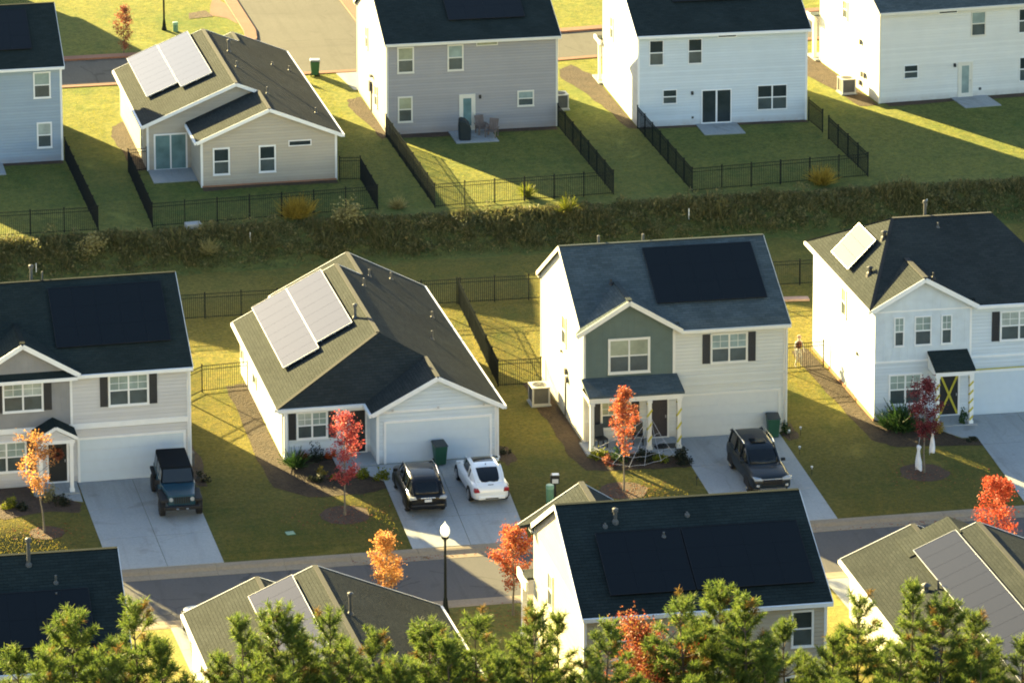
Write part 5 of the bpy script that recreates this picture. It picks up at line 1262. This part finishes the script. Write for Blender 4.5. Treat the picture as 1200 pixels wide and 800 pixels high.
# boxy off-roader, nose to the camera
def offroader():
    P = thing('parked_off_roader', 'boxy dark teal off-roader with black hardtop and round headlights', 'car', (-15.64, 2.15, .022), 179, 'cars parked on the drives')
    r = .41
    MB().box((-.80, .15, .55), (.80, 3.05, 1.16)).build('body', paint_teal, P, bevel=.05)
    MB().hexa([(-.76, 3.05, .62), (.76, 3.05, .62), (.62, 4.18, .62), (-.62, 4.18, .62)], [(-.76, 3.05, 1.17), (.76, 3.05, 1.17), (.60, 4.18, 1.08), (-.60, 4.18, 1.08)]).build('bonnet', paint_teal, P, bevel=.04)
    m = MB(); m.hexa([(-.62, 4.18, .62), (.62, 4.18, .62), (.62, 4.26, .62), (-.62, 4.26, .62)], [(-.60, 4.18, 1.09), (.60, 4.18, 1.09), (.59, 4.24, 1.08), (-.59, 4.24, 1.08)]); g = m.build('grille', paint_teal, P, bevel=.03)
    m = MB()
    for k in range(7): m.box((-.33 + .105 * k - .03, 4.245, .72), (-.33 + .105 * k + .03, 4.275, 1.02))
    m.build('grille_slots', plastic_blk, g)
    for s in (-1, 1):
        m = MB(); m.prism([(s * .48 + .095 * math.cos(2 * math.pi * k / 16), .92 + .095 * math.sin(2 * math.pi * k / 16)) for k in range(16)], 'v', 4.22, 4.29); m.build('headlight', lamp_clear, P)
        MB().hexa([(s * .60, 3.10, .86), (s * .96, 3.10, .86), (s * .96, 4.30, .80), (s * .60, 4.30, .80)], [(s * .60, 3.10, 1.0), (s * .94, 3.10, 1.0), (s * .94, 4.28, .93), (s * .60, 4.28, .93)]).build('fender', plastic_blk, P, bevel=.03)
        MB().box((min(s * .78, s * .96), .15, .84), (max(s * .78, s * .96), 1.25, .98)).build('fender', plastic_blk, P, bevel=.03)
        MB().box((min(s * .78, s * .90), 1.3, .46), (max(s * .78, s * .90), 3.0, .54)).build('side_step', plastic_blk, P, bevel=.02)
        MB().box((min(s * .82, s * 1.04), 2.85, 1.16), (max(s * .82, s * 1.04), 2.95, 1.36)).build('mirror', plastic_blk, P, bevel=.02)
        for y0, y1 in ((.35, 1.15), (1.28, 2.02), (2.12, 2.75)): MB().hexa([(s * .765, y0, 1.22), (s * .775, y0, 1.22), (s * .775, y1, 1.22), (s * .765, y1, 1.22)], [(s * .70, y0, 1.68), (s * .71, y0, 1.68), (s * .71, y1 - .05, 1.68), (s * .70, y1 - .05, 1.68)]).build('side_window', car_glass, P)
        for y in (.78, 3.73): wheel(P, s * .84, y, r, .28, .24, pipe_dark)
    MB().hexa([(-.76, .15, 1.165), (.76, .15, 1.165), (.76, 2.85, 1.165), (-.76, 2.85, 1.165)], [(-.68, .22, 1.80), (.68, .22, 1.80), (.68, 2.60, 1.82), (-.68, 2.60, 1.82)]).build('hardtop', hardtop_m, P, bevel=.05)
    MB().hexa([(-.70, 2.87, 1.20), (.70, 2.87, 1.20), (.70, 2.885, 1.20), (-.70, 2.885, 1.20)], [(-.64, 2.64, 1.74), (.64, 2.64, 1.74), (.64, 2.655, 1.74), (-.64, 2.655, 1.74)]).build('windscreen', car_glass, P)
    MB().box((-.80, 4.36, .52), (.80, 4.56, .68)).build('bumper', plastic_blk, P, bevel=.03)
    for s in (-.22, .22): MB().box((s - .06, 4.56, .56), (s + .06, 4.575, .62)).build('tow_hook', chrome, P)
    m = MB(); m.prism([(.38 * math.cos(2 * math.pi * k / 20), 1.0 + .38 * math.sin(2 * math.pi * k / 20)) for k in range(20)], 'v', -.12, .12); m.build('spare_wheel', plastic_blk, P)
    MB().tube([(-.55, 2.95, 1.185), (.1, 2.93, 1.19)], .012, 4).build('wiper', plastic_blk, P)
offroader()

# ------------------------------------------------------------------ bins, boxes, lamps
def wheelie_bin(label, x, y, rz, lid=None, z=None):
    P = thing('wheelie_bin', label, 'bin', (x, y, (gz(x, y) if z is None else z)), rz, 'green wheeled bins')
    MB().hexa([(-.23, -.27, .06), (.23, -.27, .06), (.23, .22, .06), (-.23, .22, .06)], [(-.30, -.36, .98), (.30, -.36, .98), (.30, .32, .98), (-.30, .32, .98)]).build('body', plastic_green, P, bevel=.03)
    MB().hexa([(-.33, -.40, .97), (.33, -.40, .97), (.33, .36, .99), (-.33, .36, .99)], [(-.30, -.36, 1.02), (.30, -.36, 1.02), (.29, .34, 1.08), (-.29, .34, 1.08)]).build('lid', lid or plastic_dk, P, bevel=.02)
    MB().tube([(-.27, .38, .95), (-.27, .45, 1.0), (.27, .45, 1.0), (.27, .38, .95)], .02, 6).build('handle', plastic_dk, P)
    for s in (-1, 1): MB().prism([(.22 + .11 * math.cos(2 * math.pi * k / 14), .11 + .11 * math.sin(2 * math.pi * k / 14)) for k in range(14)], 'u', s * .26 - .03, s * .26 + .03).build('wheel', plastic_blk, P)
    return P
wheelie_bin('dark green wheeled bin before the white garage door', -2.92, 2.25, 4, z=.022)
wheelie_bin('green wheeled bin with dark lid behind the navy SUV', 13.33, 2.9, -8)
wheelie_bin('sunlit green wheeled bin at the upper street', 2.35, 63.75, 170, lid=simple('bin_lid_pale', (.20, .24, .27), .4))
def aircon(label, x, y, rz, z=None):
    P = thing('air_conditioner', label, 'air conditioner', (x, y, gz(x, y) if z is None else z), rz, 'outdoor air conditioners')
    MB().box((-.50, -.50, -.05), (.50, .50, .07)).build('pad', concrete, P)
    w = .40
    m = MB()
    for a in (-1, 1):
        for b in (-1, 1): m.box((a * w - .04, b * w - .04, .07), (a * w + .04, b * w + .04, .92))
    m.box((-w - .05, -w - .05, .92), (w + .05, w + .05, .97)).box((-w - .03, -w - .03, .07), (w + .03, w + .03, .14)); m.build('case', ac_white, P)
    m = MB(); m.box((-w + .01, -w + .01, .14), (w - .01, w - .01, .91))
    for k in range(14):
        z = .17 + .052 * k
        for s in (-1, 1): m.box((-w + .045, s * (w + .006) - .006, z), (w - .045, s * (w + .006) + .006, z + .018)).box((s * (w + .006) - .006, -w + .045, z), (s * (w + .006) + .006, w - .045, z + .018))
    m.build('grille', ac_grille, P)
    m = MB(); m.lathe([(.34, .971), (.34, .985), (.30, .985), (.28, .972)], n=20); m.lathe([(.09, .973), (.09, .995)], n=12)
    for k in range(8):
        a = k * math.pi / 4; m.beam((.09 * math.cos(a), .09 * math.sin(a), .985), (.3 * math.cos(a), .3 * math.sin(a), .985), .02, .01)
    m.build('fan_guard', ac_grille, P)
aircon('white-cased air conditioner at the cream house side wall', 3.5, 9.15, 0); aircon('sunlit air conditioner by the ivory house side wall', 33.45, 53.5, 3); aircon('air conditioner half hidden behind the grey house corner', 15.55, 53.6, 0)
def street_lamp(label, x, y, h, z, lit):
    P = thing('street_lamp', label, 'street lamp', (x, y, z), 0, 'black street lamps')
    MB().lathe([(.17, -.1), (.17, .12), (.13, .2), (.10, .5), (.085, .62), (.066, .7), (.048, h - .75), (.06, h - .72), (.06, h - .66)], n=12).build('post', fence_m, P, smooth=False)
    MB().lathe([(.05, h - .66), (.15, h - .60), (.16, h - .54), (.13, h - .50)], n=14).build('lamp_collar', fence_m, P)
    m, nt, b = new_mat('lamp_globe'); b.inputs['Base Color'].default_value = (.9, .88, .75, 1); b.inputs['Roughness'].default_value = .3
    b.inputs['Emission Color'].default_value = (1, .93, .66, 1); b.inputs['Emission Strength'].default_value = lit
    MB().lathe([(.12, h - .50), (.19, h - .38), (.205, h - .25), (.17, h - .10), (.10, h - .02)], n=16).build('globe', m, P, smooth=True)
    MB().lathe([(.105, h - .02), (.07, h + .04), (.025, h + .07), (.02, h + .14), (.005, h + .16)], n=12).build('finial', m, P)
street_lamp('black street lamp with glowing acorn globe standing by the street', -6.22, -14.25, 3.92, 0, .10)
street_lamp('black street lamp post on the sunlit grass across the upper street', -5.4, 76.5, 4.4, ZB, .0)
def pedestal(label, x, y, h, z=0.):
    P = thing('utility_pedestal', label, 'utility box', (x, y, z), 12, 'green utility pedestals')
    MB().lathe([(.17, -.05), (.17, h - .04), (.155, h)], n=14).build('body', util_green, P); MB().lathe([(.18, h - .16), (.18, h - .01), (.15, h + .015)], n=14).build('cap', simple('utility_cap' + label[:4], (.20, .36, .25), .5), P)
pedestal('green utility pedestal on the lawn behind the small brown gable', .95, -3.45, .95); pedestal('green utility pedestal beside the upper lamp post', -4.72, 76.0, .62, ZB)
def mailbox():
    P = thing('post_box', 'black post box with pale plate beside the green pedestal', 'letter box', (1.42, -2.45, 0), -8)
    MB().box((-.06, -.06, -.1), (.06, .06, .75)).build('post', black_paint, P); MB().box((-.20, -.14, .62), (.20, .14, 1.02)).build('box', black_paint, P, bevel=.02)
    MB().box((-.13, -.147, .66), (.15, -.141, .86)).build('plate', plate_m, P); MB().box((-.12, -.12, 1.021), (.19, .13, 1.05)).build('top', white, P, bevel=.01)
mailbox()
def slabby(name, label, cat, x, y, sx, sy, h, mat, rz=0, z=None, tilt=0):
    o = MB().box((-sx / 2, -sy / 2, 0), (sx / 2, sy / 2, h)).build(name, mat, None, bevel=min(.02, h * .3)); o.location = (x, y, gz(x, y) if z is None else z); o.rotation_euler = (R(tilt), 0, R(rz)); return tag(o, label, cat)
slabby('drain_cover', 'pale concrete drain cover lying in the bank weeds', 'cover', -9.7, 34.7, .85, .6, .35, concrete, 5)
slabby('wooden_board', 'flat pinkish board lying on the grass behind the cream house', 'board', 20.2, 21.5, 1.5, .5, .12, wood_pink, -6)
slabby('drain_cover', 'small green lid flush in the lawn right of the beige drive', 'cover', -11.2, -4.6, .4, .4, .03, util_green, 8, 0)
slabby('door_mat', 'dark door mat before the brown door', 'mat', 7.95, 2.35, 1.1, .6, .015, black_paint, 0, .10)
m = MB(); m.lathe([(.35, 0), (.35, .008)], n=18); o = m.build('manhole_cover', pipe_dark); o.location = (-17.9, -11.8, -.114); tag(o, 'round dark manhole cover in the street', 'manhole cover')
for x, y, h, lab in ((-6.75, 33.4, .9, 'thin white stake in the weeds below the tan yard'), (17.8, 33.2, 1.0, 'thin white stake in the weeds below the bright white yard'), (31.4, 33.0, .9, 'thin white stake at the right end of the bank'), (-18.6, 32.5, .8, 'thin white stake at the left of the bank')):
    o = MB().box((-.022, -.022, -.1), (.022, .022, h * .6)).build('marker_stake', white); o.location = (x, y, gz(x, y)); tag(o, lab, 'stake', 'white stakes in the weeds')
def solar_light(label, x, y, white_cap):
    P = thing('path_light', label, 'path light', (x, y, 0), 0, 'path lights along the cream house drive')
    MB().lathe([(.012, -.05), (.012, .32)], n=6).build('stem', plastic_blk, P); MB().lathe([(.035, .30), (.04, .40), (.02, .41)], n=10).build('lens', lamp_clear if white_cap else plastic_dk, P); MB().lathe([(.06, .40), (.055, .42), (.02, .44)], n=10).build('cap', white if white_cap else plastic_blk, P)
for x, y, w, lab in ((7.7, 1.85, 0, 'black path light at the door path'), (8.55, 1.25, 0, 'black path light at the bed corner'), (8.5, -.15, 0, 'black path light on the left edge of the navy SUV drive'), (8.1, -2.4, 0, 'lowest black path light left of the navy SUV drive'),
                     (14.05, 3.9, 1, 'pale path light at the cream garage corner'), (14.65, 2.8, 1, 'pale path light in the grass right of the green bin'), (14.0, 2.5, 1, 'pale path light between bin and grass'), (13.85, .4, 1, 'pale path light beside the navy SUV roof'), (13.65, -2.1, 1, 'lowest pale path light right of the navy SUV')):
    solar_light(lab, x, y, w)
# patio things behind the grey house
def patio():
    c = Vector((4.20, 50.15, ZB)); a = R(-.77); T = lambda u, v: (c.x + u * math.cos(a) - v * math.sin(a), c.y + u * math.sin(a) + v * math.cos(a), ZB + .06)
    m = MB(); pr = [(-.34, 0), (-.36, .75), (-.33, 1.16), (-.22, 1.24), (.05, 1.16), (.28, .92), (.36, .70), (.34, 0)]
    m.prism([(u, z) for u, z in pr], 'v', -.42, .42); o = m.build('covered_grill', dark_fabric, None, bevel=.07); o.location = T(4.32, -1.75); o.rotation_euler = (0, 0, R(-8)); tag(o, 'barbecue grill under a black cover on the grey house patio', 'grill')
    def chair(label, u, v, rz):
        P = thing('patio_chair', label, 'chair', T(u, v), rz, 'wooden patio chairs')
        MB().hexa([(-.27, -.28, .34), (.27, -.28, .34), (.27, .28, .28), (-.27, .28, .28)], [(-.27, -.28, .38), (.27, -.28, .38), (.27, .28, .32), (-.27, .28, .32)]).build('seat', wood_grey, P)
        m = MB()
        for k in range(5): m.hexa([(-.26 + .108 * k, .26, .30), (-.17 + .108 * k, .26, .30), (-.17 + .108 * k, .30, .30), (-.26 + .108 * k, .30, .30)], [(-.28 + .115 * k, .50, .98), (-.18 + .115 * k, .50, .98), (-.18 + .115 * k, .54, .98), (-.28 + .115 * k, .54, .98)])
        m.build('backrest', wood_grey, P)
        for s in (-1, 1):
            MB().box((s * .31 - .06, -.34, .54), (s * .31 + .06, .34, .57)).build('armrest', wood_grey, P)
            for y in (-.28, .24): MB().box((s * .30 - .03, y - .03, 0), (s * .30 + .03, y + .03, .54)).build('leg', wood_grey, P)
    chair('taller grey-brown patio chair nearest the glass door', 5.55, -.85, 10); chair('lower grey-brown patio chair at the slab edge', 5.98, -1.6, -30)
patio()
# porch chairs of the cream house
def porch_chair(label, x, y, rz):
    P = thing('porch_chair', label, 'chair', (x, y, .10), rz, 'dark chairs on the cream house porch')
    MB().box((-.26, -.25, .38), (.26, .25, .44)).build('seat', wood_grey if 0 else black_paint, P); MB().hexa([(-.26, .21, .44), (.26, .21, .44), (.26, .25, .44), (-.26, .25, .44)], [(-.26, .32, .98), (.26, .32, .98), (.26, .36, .98), (-.26, .36, .98)]).build('backrest', black_paint, P)
    for sx in (-1, 1):
        for sy in (-1, 1): MB().box((sx * .23 - .025, sy * .21 - .025, 0), (sx * .23 + .025, sy * .21 + .025, .38)).build('leg', black_paint, P)
porch_chair('dark chair at the left end of the porch', 4.95, 2.85, 12); porch_chair('dark chair under the shutter beside the brown door', 6.75, 2.9, -10)

# ------------------------------------------------------------------ seasonal decorations
def at_house(x, y, z, rz):
    a = R(rz); return lambda u, v, w: Vector((x + u * math.cos(a) - v * math.sin(a), y + u * math.sin(a) + v * math.cos(a), z + w))
H4 = at_house(18.64, 3.97, 0, -1.1); H3 = at_house(4.29, 3.57, 0, -.64); H1 = at_house(-14.56, 3.14, 0, .99)
def band(m, a, b, w, up): m.beam(a, b, w, .006, up)
m = MB()
band(m, H4(3.26, -.055, .16), H4(4.09, -.055, 2.08), .10, (0, -1, 0)); band(m, H4(4.09, -.068, .16), H4(3.26, -.068, 2.08), .10, (0, -1, 0))
tag(m.build('door_tape', tape_m), 'yellow caution tape crossed over the black door', 'tape')
m = MB(); band(m, H4(4.46, -1.10, 2.34), H4(4.9, -.10, 2.30), .06, (0, -1, 0)); band(m, H4(4.9, -.10, 2.30), H4(9.7, -.10, 2.34), .06, (0, -1, 0))
tag(m.build('garage_tape', tape_m), 'yellow tape stretched above the white garage door', 'tape')
def wrap(name, label, fn, u, v, w, z0, z1, n):
    m = MB(); h = w / 2 + .012
    for k in range(n):
        z = z0 + (z1 - z0) * k / n; d = (z1 - z0) / n
        m.beam(fn(u - h, v - h, z), fn(u + h, v - h, z + d * .45), .09, .006, (0, -1, 0)); m.beam(fn(u + h, v - h, z + d * .45), fn(u + h, v + h, z + d * .62), .09, .006, (1, 0, 0)); m.beam(fn(u - h, v + h, z + d * .85), fn(u - h, v - h, z + d), .09, .006, (-1, 0, 0))
    tag(m.build(name, tape_m), label, 'tape', 'tape wound round porch posts')
wrap('post_tape', 'yellow tape spiralling up the left post of the taped door', H4, 2.74, -1.16, .15, .3, 2.4, 4)
wrap('post_tape', 'yellow tape spiralling up the right post of the taped door', H4, 4.38, -1.16, .15, .25, 2.4, 5)
wrap('post_tape', 'yellow tape on the middle porch post of the cream house', H3, 2.82, -1.42, .18, .5, 2.4, 3); wrap('post_tape', 'yellow tape on the right porch post of the cream house', H3, 4.24, -1.42, .18, .4, 2.4, 3)
def ghost(label, x, y, z0, z1, w):
    P = thing('hanging_ghost', label, 'decoration', (x, y, 0), 0, 'white cloth ghosts in the maroon tree'); rr = random.Random(int(z0 * 100)); m = MB(); n = 12
    rings = []
    for f, rad in ((1., .02), (.97, .07), (.90, .10), (.82, .08), (.74, .06), (.5, .09), (.25, .12), (0, .13)):
        rings.append(m.vs([(rad * w * (1 + rr.uniform(-.25, .25)) * math.cos(2 * math.pi * k / n), rad * w * math.sin(2 * math.pi * k / n), z0 + (z1 - z0) * f + (rr.uniform(-.16, .1) if f == 0 else 0)) for k in range(n)]))
    for a, b in zip(rings, rings[1:]):
        for k in range(n): m.bm.faces.new([a[k], a[(k + 1) % n], b[(k + 1) % n], b[k]])
    m.bm.faces.new(rings[0]); m.build('cloth', cloth_w, P, smooth=True); MB().tube([(0, 0, z1), (.08 if x < 18.7 else -.1, .02, z1 + .5)], .006, 4).build('string', rope_m, P)
ghost('left ghost, wider white cloth hanging lower in the maroon tree', 18.47, -2.9, .32, 1.42, 1.1); ghost('right ghost, slim white cloth hanging higher in the maroon tree', 19.14, -2.85, .98, 2.06, .95)
m = MB(); A = H3(2.82, -1.55, 1.75); G = [(3.95, 1.75, .25), (4.84, .35, .18), (5.55, .0, .14), (6.3, .05, .14), (7.2, .40, .16), (8.0, 1.0, .2)]; G = [Vector(g) for g in G]
for g in G: m.tube([A, A.lerp(g, .5) - Vector((0, 0, .12)), g], .007, 5)
for f in (.38, .58, .78, .98):
    q = [A.lerp(g, f) - Vector((0, 0, .48 * f * (1 - f))) for g in G]
    for a, b in zip(q, q[1:]): m.tube([a, a.lerp(b, .5) - Vector((0, 0, .05)) + (A - a.lerp(b, .5)).normalized() * .08, b], .006, 5)
tag(m.build('spider_web', rope_m), 'giant white rope spider web before the cream porch', 'decoration')
def wreath():
    rng = np.random.default_rng(9); n = 700; a = rng.uniform(0, 6.283, n); t = rng.normal(size=(n, 3)) * .045; c = H1(-6.20, -.075, 1.50)
    C = np.stack([c.x + .20 * np.cos(a) + t[:, 0], c.y - .03 + t[:, 1] * .6, c.z + .20 * np.sin(a) + t[:, 2]], 1)
    V, F = quads(C, .07, rng); tag(from_arrays('door_wreath', V, F, leaf_dusty), 'red wreath on the black door of the beige house', 'wreath')
wreath()
def figure():
    P = thing('standing_figure', 'pale human-shaped figure standing behind the short black fence', 'figure', (17.38, 11.85, 0), 20)
    J = {'pel': (0, 0, .78), 'sp': (0, .02, 1.0), 'ch': (.0, .0, 1.2), 'nk': (.0, -.03, 1.36), 'hd': (.0, -.06, 1.46), 'tp': (0, -.05, 1.58), 'hl': (.10, 0, .74), 'kl': (.13, -.06, .42), 'al': (.14, .0, .06), 'tl': (.16, -.14, .03), 'hr': (-.10, 0, .74), 'kr': (-.12, -.03, .42), 'ar': (-.16, .05, .06), 'tr': (-.18, -.09, .03),
         'sl': (.17, .0, 1.28), 'el': (.24, -.06, 1.02), 'wl': (.20, -.20, .84), 'fl': (.18, -.27, .78), 'sr': (-.17, 0, 1.28), 'er': (-.26, -.04, 1.03), 'wr': (-.30, -.16, .82), 'fr': (-.31, -.22, .76)}
    E = [('pel', 'sp'), ('sp', 'ch'), ('ch', 'nk'), ('nk', 'hd'), ('hd', 'tp'), ('pel', 'hl'), ('hl', 'kl'), ('kl', 'al'), ('al', 'tl'), ('pel', 'hr'), ('hr', 'kr'), ('kr', 'ar'), ('ar', 'tr'), ('ch', 'sl'), ('sl', 'el'), ('el', 'wl'), ('wl', 'fl'), ('ch', 'sr'), ('sr', 'er'), ('er', 'wr'), ('wr', 'fr')]
    rad = dict(pel=.10, sp=.09, ch=.12, nk=.05, hd=.085, tp=.07, hl=.075, kl=.05, al=.035, tl=.03, hr=.075, kr=.05, ar=.035, tr=.03, sl=.055, el=.038, wl=.028, fl=.03, sr=.055, er=.038, wr=.028, fr=.03)
    k = list(J); me = bpy.data.meshes.new('body'); me.from_pydata([J[i] for i in k], [(k.index(a), k.index(b)) for a, b in E], [])
    o = bpy.data.objects.new('body', me); COL.objects.link(o); o.parent = P; me.materials.append(bone)
    o.modifiers.new('skin', 'SKIN'); s = o.modifiers.new('sub', 'SUBSURF'); s.levels = s.render_levels = 1
    for i, n in enumerate(k): me.skin_vertices[0].data[i].radius = (rad[n], rad[n])
    me.skin_vertices[0].data[0].use_root = True
    MB().lathe([(.10, 1.50), (.105, 1.58), (.06, 1.645)], (0, -.04, 0), 10).build('hair', wood_pink, P); MB().lathe([(.13, .98), (.165, 1.12), (.165, 1.26), (.09, 1.33)], n=10).build('shirt', leaf_dusty, P)
figure()

# guessed single-storey house out of view, added for the shadow crossing the far lawn
Pn = thing('two_storey_house', 'beige neighbour across the upper street', 'house', (-27, 84, ZB), 0, HOUSES)
two_storey(Pn, 0, 10.3, 9, 3.6, 6.6, sid_beige, shing_dark, white)

# ------------------------------------------------------------------ light, sky, camera
EL, AZ = R(14.), R(-25.5)                          # sun low behind the houses, to the left
S = Vector((math.sin(AZ) * math.cos(EL), math.cos(AZ) * math.cos(EL), math.sin(EL)))
sun = bpy.data.lights.new('sun', 'SUN'); sun.energy = 5.; sun.angle = R(.53); sun.color = (1., .80, .35)
so = bpy.data.objects.new('sun', sun); COL.objects.link(so); so.rotation_euler = S.to_track_quat('Z', 'Y').to_euler(); so.location = (0, 0, 100)
w = bpy.data.worlds.new('World'); SC.world = w; w.use_nodes = True
sky = w.node_tree.nodes.new('ShaderNodeTexSky'); sky.sky_type = 'NISHITA'; sky.sun_disc = False; sky.sun_elevation = EL; sky.sun_rotation = AZ
sky.air_density = 1.; sky.dust_density = 1.2; sky.ozone_density = 1.
w.node_tree.links.new(sky.outputs[0], w.node_tree.nodes['Background'].inputs['Color']); w.node_tree.nodes['Background'].inputs['Strength'].default_value = .05
cd = bpy.data.cameras.new('camera'); co = bpy.data.objects.new('camera', cd); COL.objects.link(co); SC.camera = co
f, cx, cy, p, y, r, Hc = 4450.864, 178.586, -431.975, .1566287, .1344926, -.0174422, 66.2774
fw = Vector((math.sin(y) * math.cos(p), math.cos(y) * math.cos(p), -math.sin(p))); rt = Vector((math.cos(y), -math.sin(y), 0)); up = rt.cross(fw)
rt2 = rt * math.cos(r) + up * math.sin(r); up2 = up * math.cos(r) - rt * math.sin(r)
M = Matrix((rt2, up2, -fw)).transposed().to_4x4(); M.translation = (-38.19991, -163.52432, Hc); co.matrix_world = M
cd.sensor_fit = 'HORIZONTAL'; cd.sensor_width = 36.; cd.lens = f * 36. / 1200.; cd.shift_x = (600 - cx) / 1200.; cd.shift_y = -(400 - cy) / 1200.
cd.clip_start = 1.; cd.clip_end = 5000.
SC.view_settings.view_transform = 'Standard'; SC.view_settings.look = 'None'; SC.view_settings.exposure = 3.12; SC.view_settings.gamma = 1.
SC.cycles.filter_width = 1.9; SC.cycles.max_bounces = 8; SC.cycles.transparent_max_bounces = 8
